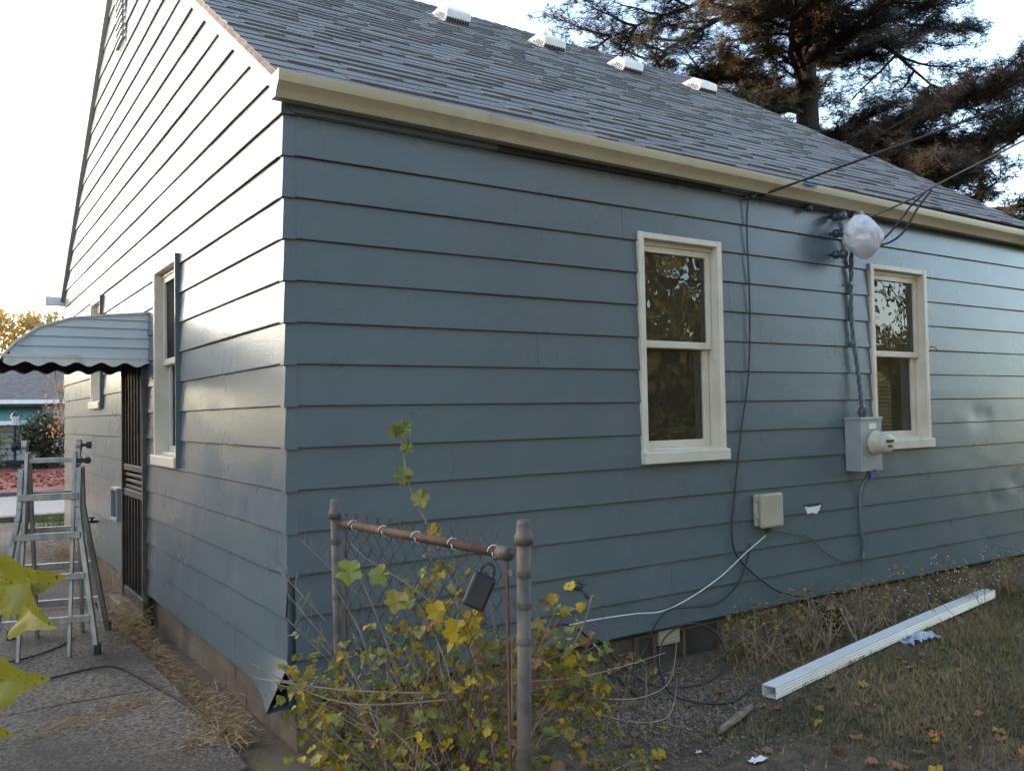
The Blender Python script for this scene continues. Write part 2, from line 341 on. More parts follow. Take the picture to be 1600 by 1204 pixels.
wb.add([(LEN, 0, -.02), (LEN, W, -.02), (LEN, W, 3), (LEN, W / 2, 3 + PITCH * W / 2), (LEN, 0, 3)], [(0, 1, 2, 3, 4)]); wb.add([(.02, W, -.02), (LEN, W, -.02), (LEN, W, 3), (.02, W, 3)], [(0, 1, 2, 3)])
wb.add([(.02, .03, -.03), (LEN, .03, -.03), (LEN, W, -.03), (.02, W, -.03)], [(0, 1, 2, 3)]); wb.add([(.02, .03, 2.75), (LEN, .03, 2.75), (LEN, W, 2.75), (.02, W, 2.75)], [(0, 1, 2, 3)])
wb.build('wall', 'sheath', house)
# foundation: core plus block faces
b = B(); b.box((.055, .055, -.7), (LEN - .05, W - .05, -.025)); fnd = b.build('foundation', 'mortar', house)
BW = (2.2, 2.97, -.29, -.03)
for row, (z0, z1) in enumerate(((-.40, -.142), (-.138, -.028))):
    for fn, end in ((front, LEN), (left, W)):
        s = .045 - (.2 if row else 0)
        while s < end - .05:
            a0, a1 = max(s + .002, .046), min(s + .404, end - .05); s += .406
            if fn is front and a1 > BW[0] and a0 < BW[1]:
                if a0 < BW[0] - .05: a1 = BW[0]
                elif a1 > BW[1] + .05: a0 = BW[1]
                else: continue
            if a1 - a0 < .04: continue
            b = B(); b.box((a0, z0, -.07), (a1, z1, -.047 + rg.uniform(-.002, .003)), fn); b.build('foundation_block', 'concrete', fnd, bevel=.004)
# basement window between the blocks
bw = B()
s0, s1, z0, z1 = BW
for q in ((s0, s0 + .03, z0, z1), (s1 - .03, s1, z0, z1), (s0 + .03, s1 - .03, z0, z0 + .03), (s0 + .03, s1 - .03, z1 - .02, z1), (2.36, 2.385, z0 + .03, z1 - .02), (2.62, 2.645, z0 + .03, z1 - .02)):
    bw.box((q[0], q[2], -.08), (q[1], q[3], -.034), front)
bwo = bw.build('basement_window', 'mortar', house, bevel=.003)
for a0, a1 in ((2.23, 2.36), (2.385, 2.62), (2.645, 2.94)):
    b = B(); b.box((a0, z0 + .03, -.07), (a1, z1 - .02, -.05), front); b.build('pane', 'dustypane', bwo)
b = B(); b.box((2.40, -.115, -.05), (2.58, -.004, -.022), front)
for i in range(4): b.box((2.415, -.1 + i * .024, -.022), (2.565, -.09 + i * .024, -.016), front)
b.build('dryer_vent', 'beige', bwo, bevel=.002)

def window(fn, op, kind):
    s0, s1, z0, z1 = op; mid = z0 + .52 * (z1 - z0)
    # casing
    b = B(); t = .032; zs = z0 + .07
    b.box((s0 - .012, zs, -.105), (s0 + t, z1 + .008, .034), fn); b.box((s1 - t, zs, -.105), (s1 + .012, z1 + .008, .034), fn); b.box((s0 + t, z1 - t, -.105), (s1 - t, z1 + .006, .032), fn)
    wo = b.build('window', 'trim', house, bevel=.004)
    b = B(); b.prism([(-.105, z0 + .085), (.05, zs), (.058, zs - .004), (.058, z0 - .002), (-.0, z0 - .004), (-.105, z0 - .004)], s0 - .018, s1 + .022, lambda o, z, s: fn(s, z, o)); b.build('sill', 'trim', wo, bevel=.003)
    if fn is left:
        b = B(); b.box((s0 - .022, z0, -.01), (s0 - .0125, z1 + .015, .042), fn); b.build('side_flashing', 'siding', wo)
    def sash(za, zc, o, st, pane, nm):
        b = B(); a0, a1 = s0 + t + .006, s1 - t - .006
        b.box((a0, za, o - .016), (a0 + st, zc, o + .016), fn); b.box((a1 - st, za, o - .016), (a1, zc, o + .016), fn); b.box((a0 + st, za, o - .015), (a1 - st, za + .045, o + .015), fn); b.box((a0 + st, zc - .04, o - .015), (a1 - st, zc, o + .015), fn)
        so_ = b.build('sash', 'trim', wo, bevel=.003)
        b = B(); b.add([fn(a0 + st - .004, za + .04, o - .004), fn(a1 - st + .004, za + .04, o - .004), fn(a1 - st + .004, zc - .036, o - .004), fn(a0 + st - .004, zc - .036, o - .004)], [(0, 1, 2, 3)])
        b.build('pane', pane, so_); return so_
    sash(mid - .02, z1 - t - .03, -.045, .038, 'glass' if kind != 'screen' else 'screen', 'upper'); lo = sash(z0 + .09, mid + .018, -.082, .05, 'glass' if kind != 'screen' else 'screen', 'lower')
    b = B(); b.box((s0 + t, z1 - t - .03, -.10), (s1 - t, z1 - t, -.02), fn); b.build('head_stop', 'trim', wo, bevel=.003); b = B(); b.box((s0 + t, z0 + .06, -.104), (s1 - t, z0 + .09, -.02), fn); b.build('sill_stop', 'trim', wo, bevel=.003)
    if kind == 'blind':
        for i in range(16):
            zz = z0 + .11 + i * .032; e = 0 if i < 13 else (i - 12) ** 2 * .012
            b = B(); b.add([fn(s0 + .06 + e, zz, -.155), fn(s1 - .24 - e, zz + .003, -.155), fn(s1 - .24 - e, zz + .03, -.172), fn(s0 + .06 + e, zz + .028, -.172)], [(0, 1, 2, 3)]); b.build('blind_slat', 'curtain', wo)
    return wo
window(front, W1, 'plain'); window(front, W2, 'blind'); window(left, WL, 'screen'); window(left, WF, 'plain')
# security door
s0, s1, z0, z1 = DR
b = B(); b.box((s0, z0, -.06), (s0 + .05, z1, .03), left); b.box((s1 - .05, z0, -.06), (s1, z1, .03), left); b.box((s0 + .05, z1 - .05, -.06), (s1 - .05, z1, .028), left)
b.box((s0 + .05, z0, -.06), (s1 - .05, z0 + .10, .02), left)
door = b.build('door', 'bronze', house, bevel=.003)
b = B(); b.box((s0 - .03, z0 - .02, .0), (s0 - .002, z1, .045), left); b.build('jamb_trim', 'galv', door)
b = B(); b.box((s0 + .05, z0 + .1, -.058), (s1 - .05, z1 - .05, -.05), left); b.build('door_leaf', 'dark', door)
b = B(); b.box((s0 + .05, .72, -.02), (s1 - .05, .78, .018), left); b.box((s0 + .05, .94, -.02), (s1 - .05, .99, .018), left)
for i in range(3): b.box((s0 + .08, .79 + i * .05, -.012), (s1 - .08, .815 + i * .05, .006), left)
b.build('kick_rail', 'bronze', door, bevel=.003)
for i in range(7):
    s = s0 + .11 + i * .133
    for za, zc in ((z0 + .1, .72), (.99, z1 - .05)):
        b = B(); b.box((s - .009, za, -.012), (s + .009, zc, .008), left); b.build('bar', 'bronze', door)
b = B(); b.box((s0 - .02, -.40, -.02), (s1 + .1, z0 - .003, .12), left); b.build('threshold', 'concrete', door, bevel=.01)
# small open access box and hose tap on the gable wall
b = B()
for q in ((4.42, 4.44, .46, .76), (4.72, 4.74, .46, .76), (4.44, 4.72, .46, .485), (4.44, 4.72, .735, .76)): b.box((q[0], q[2], -.0), (q[1], q[3], .05), left)
ab = tag(b.build('access_box', 'meter', None, bevel=.002), 'small open metal delivery box set in the wall beside the barred door', 'wall box')
b = B(); b.box((4.44, .485, .012), (4.72, .735, .02), left); b.build('back_plate', 'darkblue', ab)
b = B(); b.tube([(-.0, 5.75, .34), (-.09, 5.75, .34), (-.12, 5.75, .31)], .014); b.lathe([(.03, 0), (.03, .012)], (-.07, 5.75, .375), 8); b.lathe([(.012, 0), (.012, .03)], (-.07, 5.75, .345), 6)
tag(b.build('hose_tap', 'rubber', None, smooth=True), 'small dark garden tap sticking out of the gable wall behind the ladder', 'tap')
# ------------------------------------------------------------------ roof
def roof_z(y): return 3.062 + PITCH * y
RX0, RX1 = -.055, LEN + .1; YR = W / 2
nrm = Vector((0, -PITCH, 1)).normalized(); up = Vector((0, 1, PITCH)).normalized()
b = B()
for sgn in (0, 1):
    f = (lambda x, y, z: (x, y, z)) if not sgn else (lambda x, y, z: (x, W - y, z))
    v = [f(RX0, -.075, roof_z(-.075)), f(RX1, -.075, roof_z(-.075)), f(RX1, YR, roof_z(YR)), f(RX0, YR, roof_z(YR))]; v += [(p[0], p[1], p[2] - .045) for p in v]
    b.add(v, [(0, 1, 2, 3), (7, 6, 5, 4), (0, 4, 5, 1), (1, 5, 6, 2), (2, 6, 7, 3), (3, 7, 4, 0)])
roof = b.build('roof', 'roofbrown', house)
b = B()
for y0, y1, f in ((-.03, YR, 1), (-.03, YR, -1)):
    g = (lambda y: y) if f > 0 else (lambda y: W - y)
    v = []
    for o in (-.052, -.008):
        for y, dz_ in ((y0, -.115), (y1, -.115), (y1, -.048), (y0, -.048)): v.append((o, g(y), roof_z(y) + dz_ + .003))
    b.add(v, [(0, 1, 2, 3), (7, 6, 5, 4), (0, 4, 5, 1), (1, 5, 6, 2), (2, 6, 7, 3), (3, 7, 4, 0)])
    if f < 0: b.cur = 1
b.mi = [0] * 6 + [1] * 6; b.build('rake_trim', ['gutter', 'pale'], roof)
# shingles: laminated tabs, the nearest 300 as single pieces
EXP = .143; variants = []
for wd in (.13, .17, .21, .25, .29, .33):
    for th in (.009, .018):
        b = B(); t = .006
        def fn(x, u, n): q = up * u + nrm * n; return (x, q.y, q.z)
        b.box((.002, 0, .0), (wd - .002, EXP + .02, .001), lambda x, u, n, th=th: fn(x, u, (th if n > .0005 else 0) * (1 - .8 * u / (EXP + .02)) + .001)); variants.append((wd, b))
tabs = []; rg = random.Random(4); slope_len = (YR + .09) / up.y; nrow = int(slope_len / EXP) + 1
for r_ in range(nrow):
    x = RX0 - .012 + rg.uniform(-.15, 0); u = r_ * EXP
    while x < RX1 + .01:
        vi = rg.randrange(12); wd = variants[vi][0]; p = Vector((x, -.10, roof_z(-.10))) + up * u + nrm * .002
        x0 = x; x += wd
        if x0 < RX0 - .014 or x > RX1 + .012:
            if x0 < RX0 - .014 and x > RX0 + .05:
                continue_x = x
            if x > RX1 + .012: break
            if x0 < RX0 - .014:
                x = RX0 - .012 if x < RX0 else x
                if x > RX0:          # cut starter tab
                    wd2 = x - (RX0 - .012); best = min(range(12), key=lambda q: abs(variants[q][0] - wd2)); x = RX0 - .012 + variants[best][0]; p.x = RX0 - .012; vi = best
                else: continue
        tabs.append((p.copy(), vi, (p - Vector((-1.4, -4.06, 1.37))).length + rg.uniform(0, .02)))
tabs.sort(key=lambda q: q[2]); vm = [v.mesh('shingle', 'shingle') for _, v in variants]
for p, vi, _ in tabs[:300]:
    o = bpy.data.objects.new('shingle', vm[vi]); col.objects.link(o); o.parent = roof; o.location = p
b = B()
for p, vi, _ in tabs[300:]: b.add([Vector(q) + p for q in variants[vi][1].v], variants[vi][1].f)
stuff(b.build('shingle_field', 'shingle', roof))
b = B(); x = RX0 - .01
while x < RX1:
    x1 = min(x + .14, RX1 + .01); zc = roof_z(YR) + .018
    b.add([(x, YR - .13, zc - .085), (x1 + .03, YR - .13, zc - .09), (x1 + .03, YR, zc), (x, YR, zc + .008), (x, YR + .13, zc - .085), (x1 + .03, YR + .13, zc - .09)], [(0, 1, 2, 3), (3, 2, 5, 4)]); x = x1
b.build('ridge_cap', 'shingle', roof)
# slant back vents near the ridge
for i, (vx, vy) in enumerate(((2.90, 3.40), (4.06, 3.36), (5.06, 3.24), (6.24, 3.24))):
    def vf(x, u, n, vx=vx, vy=vy): q = Vector((vx, vy, roof_z(vy))) + up * u * .72 + nrm * n * .8; return (vx + x * .66, q.y, q.z)
    b = B(); h = .17; ww = .21
    prof = [(-.21, .008), (-.235, .085), (-.20, h), (.02, h), (.26, .012)]
    b.prism(prof, -ww, ww, lambda u, n, x: vf(x, u, n)); vo = b.build('roof_vent', 'vent', house, bevel=.012)
    b = B(); b.box((-.26, -.26, .004), (.26, .30, .010), vf); b.build('flange', 'vent', vo)
    for j in range(9):
        x = -.18 + j * .045; b = B(); b.box((x - .012, -.238, .03), (x + .010, -.215, .078), vf); b.build('slot', 'dark', vo)
    for sx in (-1, 1):
        for j in range(7):
            u = -.17 + j * .04; b = B(); b.box((sx * ww - .002, u - .008, .03), (sx * ww + .002, u + .010, .095 if j < 5 else .06), vf); b.build('slot', 'sheath', vo)
# gable louvre
b = B(); yc = YR; zc0 = 4.72
b.box((yc - .2, zc0, -.0), (yc + .2, zc0 + .55, .02), left); gv = b.build('gable_vent', 'siding', house)
for i in range(8): b = B(); b.box((yc - .17, zc0 + .04 + i * .06, .02), (yc + .17, zc0 + .055 + i * .06, .045), left); b.build('louvre', 'pale', gv)
# gutter, slightly falling to the far end
def gutter(x0, x1, f, name, capm):
    prof = [(-.03, .0), (-.03, -.112), (-.095, -.115), (-.105, -.095), (-.118, -.075), (-.142, -.05), (-.150, -.018), (-.150, .0), (-.143, .003), (-.141, -.012), (-.135, -.045), (-.110, -.072), (-.098, -.09), (-.092, -.105), (-.036, -.104), (-.035, .0)]
    b = B(); n = 24; rows = []
    for i in range(n + 1):
        x = x0 + (x1 - x0) * i / n; d = -.05 * (x - x0) / 7 + .0025 * noise.noise(Vector((x * .8, 0, 0))); e = .003 * noise.noise(Vector((x * .7, 5, 0)))
        rows.append([f(x, y + e, 3.002 + z + d) for y, z in prof])
    b.grid(rows); g = b.build(name, capm, house, 'auto')
    for x, d in ((x0, 0), (x1, -.05)):
        b = B(); b.prism(prof[:8], x - .003, x + .003, lambda y, z, xx, d=d: f(xx, y * 1.01 + .0005, 3.004 + z * 1.02 + d)); b.build('end_cap', capm, g)
    b = B()
    for i in range(10):
        x = x0 + .35 + i * .72; b.box((x - .012, -.146, 2.992 - .05 * (x - x0) / 7), (x + .012, -.034, 2.998 - .05 * (x - x0) / 7), lambda X, Y, Z: f(X, Y, Z))
    b.build('hanger', 'gutter', g); return g
gutter(-.072, LEN + .1, lambda x, y, z: (x, y, z), 'gutter', 'gutter')
gutter(-.22, LEN + .1, lambda x, y, z: (x, W - y, z), 'gutter', 'white')
b = B(); b.box((0, -.028, 2.93), (LEN + .09, -.0, 3.03)); b.build('fascia_board', 'darkblue', house)
b = B(); b.box((1.22, -.026, 2.845), (3.02, -.018, 2.925)); b.build('frieze_gap', 'sheath', house)
b = B(); b.box((.03, -.027, 2.852), (1.22, -.019, 2.93)); b.box((3.02, -.027, 2.845), (LEN, -.019, 2.93)); b.build('frieze_board', 'siding', house)

# ------------------------------------------------------------------ things fixed to the walls
# door awning
aw = thing('door_awning', 'pale blue metal awning with scalloped white edge over the barred side door', 'awning', (0, 3.2, 1.8))
def apart(b, name, m, bevel=0, smooth=False):
    b.v = [(x, y - 3.2, z - 1.8) for x, y, z in b.v]; return b.build(name, m, aw, smooth, bevel)
prof = [(.0, 2.215), (-.30, 2.185), (-.56, 2.15), (-.77, 2.075), (-.92, 1.96), (-1.0, 1.86)]
def topz(x):
    for (xa, za), (xb, zb) in zip(prof, prof[1:]):
        if xb <= x <= xa: return za + (zb - za) * (x - xa) / (xb - xa)
    return 1.86
AY0, AY1 = 3.2, 4.46
for yy, tilt in ((AY0, 1), (AY1, -1)):
    zl = [1.86, 1.935, 2.01, 2.085, 2.15, 2.22]
    for za, zc in zip(zl, zl[1:]):
        b = B(); pts = []; N = 24
        xs_ = [-1.0 * i / N for i in range(N + 1)]; ok = [x for x in xs_ if topz(x) > za + .004]
        lo_ = [(x, yy - tilt * .012, za) for x in ok]; hi_ = [(x, yy, min(zc, topz(x))) for x in ok]
        if len(ok) > 1: b.grid([lo_, hi_]); b.grid([lo_, [(x, yy + tilt * .001, za + .002) for x in ok]]); apart(b, 'side_slat', 'awning')
    b = B(); N = 60
    b.grid([[(-1.0 * i / N, yy - tilt * .016, 1.868) for i in range(N + 1)], [(-1.0 * i / N, yy - tilt * .018, 1.80 + .016 * math.sin(i / N * 1.0 / .17 * 2 * math.pi + 1.2)) for i in range(N + 1)]]); apart(b, 'valance', 'awnwhite')
    b = B(); b.grid([[(-.99 * i / N, yy + tilt * .022, topz(-.99 * i / N) - .014) for i in range(N + 1)], [(-.99 * i / N, yy + tilt * .004, 1.808 + .016 * math.sin(i / N * 1.0 / .17 * 2 * math.pi + 1.2)) for i in range(N + 1)]]); apart(b, 'dark_inner_sheet', 'sheath')  # dark sheet added to blacken the awning's weathered inside
    b = B(); b.bar((-.005, yy - tilt * .018, 1.858), (-1.0, yy - tilt * .018, 1.858), .008, .022)
    for (xa, za), (xb, zb) in zip(prof, prof[1:]): b.bar((xa, yy - tilt * .006, za + .002), (xb, yy - tilt * .006, zb + .002), .03, .012)
    apart(b, 'edge_strip', 'awnwhite')
b = B(); N = 60; b.grid([[(-1.005, AY0 + (AY1 - AY0) * i / N, 1.868) for i in range(N + 1)], [(-1.04, AY0 + (AY1 - AY0) * i / N, 1.80 + .016 * math.sin(i / N * 1.26 / .17 * 6.283)) for i in range(N + 1)]]); apart(b, 'valance', 'awnwhite')
ns_ = 9
for i in range(ns_):
    ya, yb = AY0 + (AY1 - AY0) * i / ns_, AY0 + (AY1 - AY0) * (i + 1) / ns_; hgt = .018 if i % 2 else 0
    b = B(); b.grid([[(x, ya - .006, z + hgt) for x, z in prof], [(x, yb + .006, z + hgt) for x, z in prof]]); b.grid([[(x, ya - .006, z + hgt) for x, z in prof], [(x, ya - .006, z + hgt - .018) for x, z in prof]]); b.grid([[(x, yb + .006, z + hgt) for x, z in prof], [(x, yb + .006, z + hgt - .018) for x, z in prof]]); apart(b, 'top_slat', 'awnwhite'); b = B(); b.grid([[(x * .985, ya, z - .012) for x, z in prof], [(x * .985, yb, z - .012) for x, z in prof]]); apart(b, 'dark_inner_sheet', 'sheath')  # same added dark sheet under each top slat
# electricity meter
em = thing('electric_meter', 'grey metal electricity meter box with round ivory glass meter between the windows', 'meter', (4.45, 0, .9))
def lp(b, name, m, parent, org, bevel=0, smooth=False):
    b.v = [(x - org[0], y - org[1], z - org[2]) for x, y, z in b.v]; return b.build(name, m, parent, smooth, bevel)
og = (4.45, 0, .9)
b = B(); b.box((4.30, -.155, .89), (4.56, -.018, 1.285)); b.box((4.292, -.162, 1.27), (4.568, -.018, 1.292)); lp(b, 'box', 'meter', em, og, .004)
b = B(); b.lathe([(.088, 0), (.092, .02), (.088, .03), (.078, .032), (.076, .10), (.07, .125), (.05, .132)], (4.455, -.155, 1.10), 24, (0, -1, 0)); lp(b, 'meter_dome', 'ivory', em, og, 0, True)
b = B(); b.box((4.41, -.292, 1.105), (4.50, -.286, 1.125)); b.box((4.43, -.292, 1.07), (4.48, -.286, 1.085)); lp(b, 'dial', 'rubber', em, og)
b = B(); b.lathe([(.03, 0), (.03, .004)], (4.34, -.155, .965), 14, (0, -1, 0)); lp(b, 'knockout', 'meter', em, og)
b = B(); b.lathe([(.028, 0), (.028, .03), (.036, .03), (.036, .05), (.026, .052), (.026, .075)], (4.43, -.085, 1.29), 12); lp(b, 'hub', 'galv', em, og)
b = B(); b.box((4.40, -.1575, 1.205), (4.49, -.1555, 1.245)); lp(b, 'sticker', 'paper', em, og)
b = B(); b.box((4.435, -.159, .885), (4.475, -.15, .902)); lp(b, 'latch', 'galv', em, og)
# service cable, twisted, up to the weatherhead and down to the ground
se = thing('service_cable', 'twisted blue grey painted service cable running from the wrapped weatherhead to the meter box', 'cable', (4.43, -.05, 1.36))
og = (4.43, -.05, 1.36); base = spline([(4.43, -.085, 1.36), (4.435, -.06, 1.6), (4.41, -.035, 2.0), (4.42, -.035, 2.4), (4.43, -.05, 2.72)], 30)
for ph in (0, 2.1, 4.2):
    b = B(); b.tube([p + Vector((.011 * math.cos(i * .32 + ph), .011 * math.sin(i * .32 + ph), 0)) for i, p in enumerate(base)], .0085, 6); lp(b, 'strand', 'siding', se, og, 0, True)
b = B(); b.tube(spline([(4.43, -.05, 2.70), (4.425, -.07, 2.80), (4.43, -.10, 2.845), (4.42, -.14, 2.82), (4.40, -.17, 2.74)], 8), .021, 8); lp(b, 'gooseneck', 'meter', se, og, 0, True)
for z in (1.85, 2.3): b = B(); b.box((4.385, -.05, z), (4.455, -.016, z + .022)); lp(b, 'strap', 'siding', se, og)
b = B(); b.tube(spline([(4.49, -.09, .89), (4.485, -.06, .82), (4.45, -.03, .70), (4.45, -.03, .45), (4.475, -.03, .30), (4.46, -.03, .22)], 8), .013, 8)
tag(b.build('ground_conduit', 'siding', None, True), 'thin painted conduit drooping from below the meter box to the bottom siding courses', 'conduit')
# the plastic bag wrapped round the weatherhead
b = B(); n, mm = 44, 28; rows = []
for j in range(mm + 1):
    t = j / mm; r = .165 * math.sin(math.pi * (.04 + .93 * t)) ** .75; rows.append([])
    for i in range(n + 1):
        a = 2 * math.pi * i / n; wv = 1 + .20 * noise.noise(Vector((math.cos(a) * 1.6, math.sin(a) * 1.6, t * 3))) - .16 * abs(noise.noise(Vector((math.cos(a) * 3.5, math.sin(a) * 3.5, t * 5)))) + .10 * abs(noise.noise(Vector((math.cos(a) * 5, math.sin(a) * 5, t * 7)))) + .05 * noise.noise(Vector((math.cos(a) * 12, math.sin(a) * 12, t * 9)))
        pt = Vector((math.cos(a) * r * wv * 1.02, math.sin(a) * r * .72 * wv, .20 - .33 * t))
        pt.x += .03 * (t - .5); rows[-1].append((4.33 + pt.x, -.20 + pt.y, 2.60 + pt.z))
rows[0] = [(4.36 + .01 * math.cos(i), -.17 + .01 * math.sin(i), 2.80) for i in range(n + 1)]; b.grid(rows); tag(b.build('plastic_bag', 'bag', None, 'auto'), 'white plastic bag wrapped around the weatherhead under the gutter', 'bag')
# painted insulator knobs
for i, (x, z, lb) in enumerate(((3.90, 2.835, 'dark painted insulator knob alone under the gutter between the windows'), (4.19, 2.80, 'dark painted insulator knob nearest the gutter of the three beside the plastic bag'), (4.20, 2.675, 'dark painted insulator knob in the middle of the three beside the plastic bag'), (4.19, 2.515, 'dark painted insulator knob lowest of the three beside the plastic bag'))):
    b = B(); b.lathe([(.012, 0), (.012, .03), (.03, .032), (.034, .06), (.024, .075), (.034, .09), (.033, .125), (.02, .135)] if i else [(.012, 0), (.012, .02), (.024, .022), (.022, .06), (.01, .065)], (x, -.012, z), 14, (.25, -1, -.05)); o = tag(b.build('insulator', 'darkblue', None, True), lb, 'insulator', 'insulator knobs on the wall')
# phone box and the torn square beside it
pb = thing('utility_box', 'beige plastic telephone junction box on the wall between the windows', 'utility box', (3.36, -.02, .56)); og = (3.36, -.02, .56)
b = B(); b.box((3.255, -.055, .565), (3.475, -.018, .785)); lp(b, 'base', 'beige', pb, og, .012)
b = B(); b.box((3.262, -.10, .556), (3.482, -.057, .79)); lp(b, 'cover', 'beige', pb, og, .016)
for z in (.62, .74): b = B(); b.box((3.245, -.07, z), (3.262, -.045, z + .035)); lp(b, 'hinge', 'beige', pb, og, .004)
b = B(); b.lathe([(.022, 0), (.022, .05)], (3.36, -.06, .52), 10); lp(b, 'grommet', 'rubber', pb, og)
b = B(); b.prism([(3.80, .665), (3.84, .652), (3.95, .655), (3.99, .668), (3.965, .625), (3.93, .60), (3.88, .612), (3.83, .605)], .02, .026, lambda x, z, o: (x, -o, z)); ch = tag(b.build('bare_patch', 'paper', None), 'torn white patch with ragged dark rim on the siding beside the junction box', 'patch')
b = B(); b.tube([(3.80, -.024, .668), (3.86, -.026, .676), (3.95, -.026, .676), (4.0, -.024, .668), (3.975, -.024, .63)], .008, 6); b.build('rim', 'darkblue', ch)
# wires on the wall
def cable(name, pts, r, m, label, n=8, cat='cable'):
    b = B(); b.tube(spline(pts, n), r, 6); return tag(b.build(name, m, None, True), label, cat)
cable('wall_cable', [(3.30, -.05, 2.86), (3.275, -.035, 2.80), (3.262, -.03, 2.6), (3.268, -.03, 2.07), (3.235, -.03, 1.6), (3.14, -.03, 1.19), (3.06, -.03, .76), (3.03, -.03, .55), (3.085, -.035, .37), (3.39, -.04, .145), (3.62, -.05, .055), (3.80, -.09, .03), (4.0, -.09, .05), (4.10, -.09, -.02), (4.10, -.1, -.16)], .0062, 'black', 'black cable hanging down the wall beside the left window to the drain pipe')
cable('black_wire', [(3.20, -.03, .46), (3.17, -.035, .36), (3.07, -.04, .21), (2.86, -.05, .105), (2.60, -.06, .115), (2.42, -.07, .13), (2.28, -.09, .07), (2.15, -.12, -.06), (2.0, -.2, -.10)], .006, 'black', 'black wire looping low along the bottom siding course to the basement window')
cable('white_wire', [(3.33, -.06, .50), (3.15, -.04, .40), (2.9, -.04, .27), (2.6, -.05, .17), (2.35, -.06, .125), (2.1, -.09, .15), (1.75, -.12, .17), (1.45, -.3, .22)], .0035, 'white', 'white wire sagging from under the junction box toward the fence')
cable('thin_wire', [(3.38, -.06, .54), (3.56, -.03, .50), (3.83, -.03, .44), (3.98, -.03, .33), (4.2, -.03, .235), (4.43, -.03, .225), (4.48, -.035, .26), (4.45, -.04, .2), (4.37, -.06, .03), (4.30, -.09, -.2)], .0035, 'galv', 'thin grey wire from the junction box across to the foot of the conduit')
cable('coiled_cable', [(1.0, -1.0, .30), (1.25, -.7, .22), (1.55, -.42, .15), (1.75, -.35, -.02), (1.95, -.4, -.17), (2.3, -.42, -.225), (2.62, -.33, -.19), (2.64, -.24, -.02), (2.45, -.2, .06), (2.2, -.24, .02), (2.05, -.35, -.1), (1.98, -.55, -.2), (2.2, -.72, -.235), (2.55, -.6, -.23)], .006, 'black', 'black cable coiled on the ground by the basement window')
cable('cable_bundle', [(.55, -1.15, .62), (.85, -.75, .40), (1.2, -.45, .27), (1.5, -.2, .20), (1.72, -.1, .08), (1.80, -.22, -.1), (1.85, -.38, -.22)], .008, 'black', 'dark cable running from behind the fence post to the wall')
cable('overhead_cable', [(3.36, -.05, 2.85), (4.03, -.62, 3.13), (4.72, -1.2, 3.44), (7.5, -3.5, 4.75), (13, -8, 7.6)], .009, 'black', 'upper black overhead cable climbing away from the bracket under the gutter', 4)
cable('service_drop', [(4.36, -.17, 2.77), (4.635, -.4, 2.906), (5.10, -1.0, 3.26), (7.5, -4.0, 4.95), (11, -8.5, 7.6)], .0075, 'galv', 'lower overhead service wire with two loops dropping to the plastic bag', 4)
cable('drip_loop', [(4.70, -.48, 2.95), (4.63, -.40, 2.85), (4.55, -.34, 2.72), (4.46, -.28, 2.61), (4.40, -.25, 2.57)], .0085, 'black', 'shorter black drip loop from the service wire into the plastic bag', 6)
cable('drip_loop', [(4.72, -.52, 2.965), (4.68, -.42, 2.83), (4.64, -.34, 2.68), (4.55, -.28, 2.60), (4.41, -.25, 2.565)], .0085, 'black', 'wider black drip loop hanging below the service wire', 6)
b = B(); b.tube([(3.25, -.0, 2.825), (3.31, -.06, 2.845)], .009, 6); b.tube([(3.29, -.05, 2.83), (3.34, -.06, 2.87)], .014, 6); tag(b.build('cable_bracket', 'darkblue', None), 'small dark bracket holding the overhead cable under the gutter', 'bracket')
b = B(); b.box((3.72, -.165, 2.965), (3.86, -.02, 2.968)); b.box((3.72, -.168, 2.955), (3.86, -.165, 2.968)); tag(b.build('painter_tape', 'bluetape', None), 'bright blue tape stuck on the lip of the gutter', 'tape')
b = B(); b.box((4.60, -.026, .815), (4.64, -.022, .865)); tag(b.build('painter_tape', 'bluetape', None), 'small blue tape tab on the siding under the meter box', 'tape')
# hook by the right window and spigot near the fence
b = B(); b.tube(spline([(5.50, -.01, 1.865), (5.50, -.05, 1.85), (5.52, -.06, 1.82), (5.54, -.04, 1.84)], 5), .004, 5); tag(b.build('wall_hook', 'rubber', None), 'tiny dark wire hook beside the right window', 'hook')
b = B(); b.tube([(1.72, -.01, .34), (1.72, -.09, .34), (1.72, -.12, .30)], .013, 8); b.lathe([(.028, 0), (.028, .01)], (1.72, -.07, .375), 8); b.lathe([(.01, 0), (.01, .03)], (1.72, -.07, .345), 6); tag(b.build('wall_spigot', 'galv', None, True), 'small metal water spigot on the wall behind the shrub', 'spigot')
b = B(); b.lathe([(.07, -.36), (.072, -.07), (.095, -.07), (.095, .005), (.085, .008), (.083, -.03), (.05, -.03)], (3.87, -.16, 0), 18); tag(b.build('drain_pipe', 'rust', None, True), 'short dark brown drain pipe stub with a wide collar against the foundation', 'pipe')
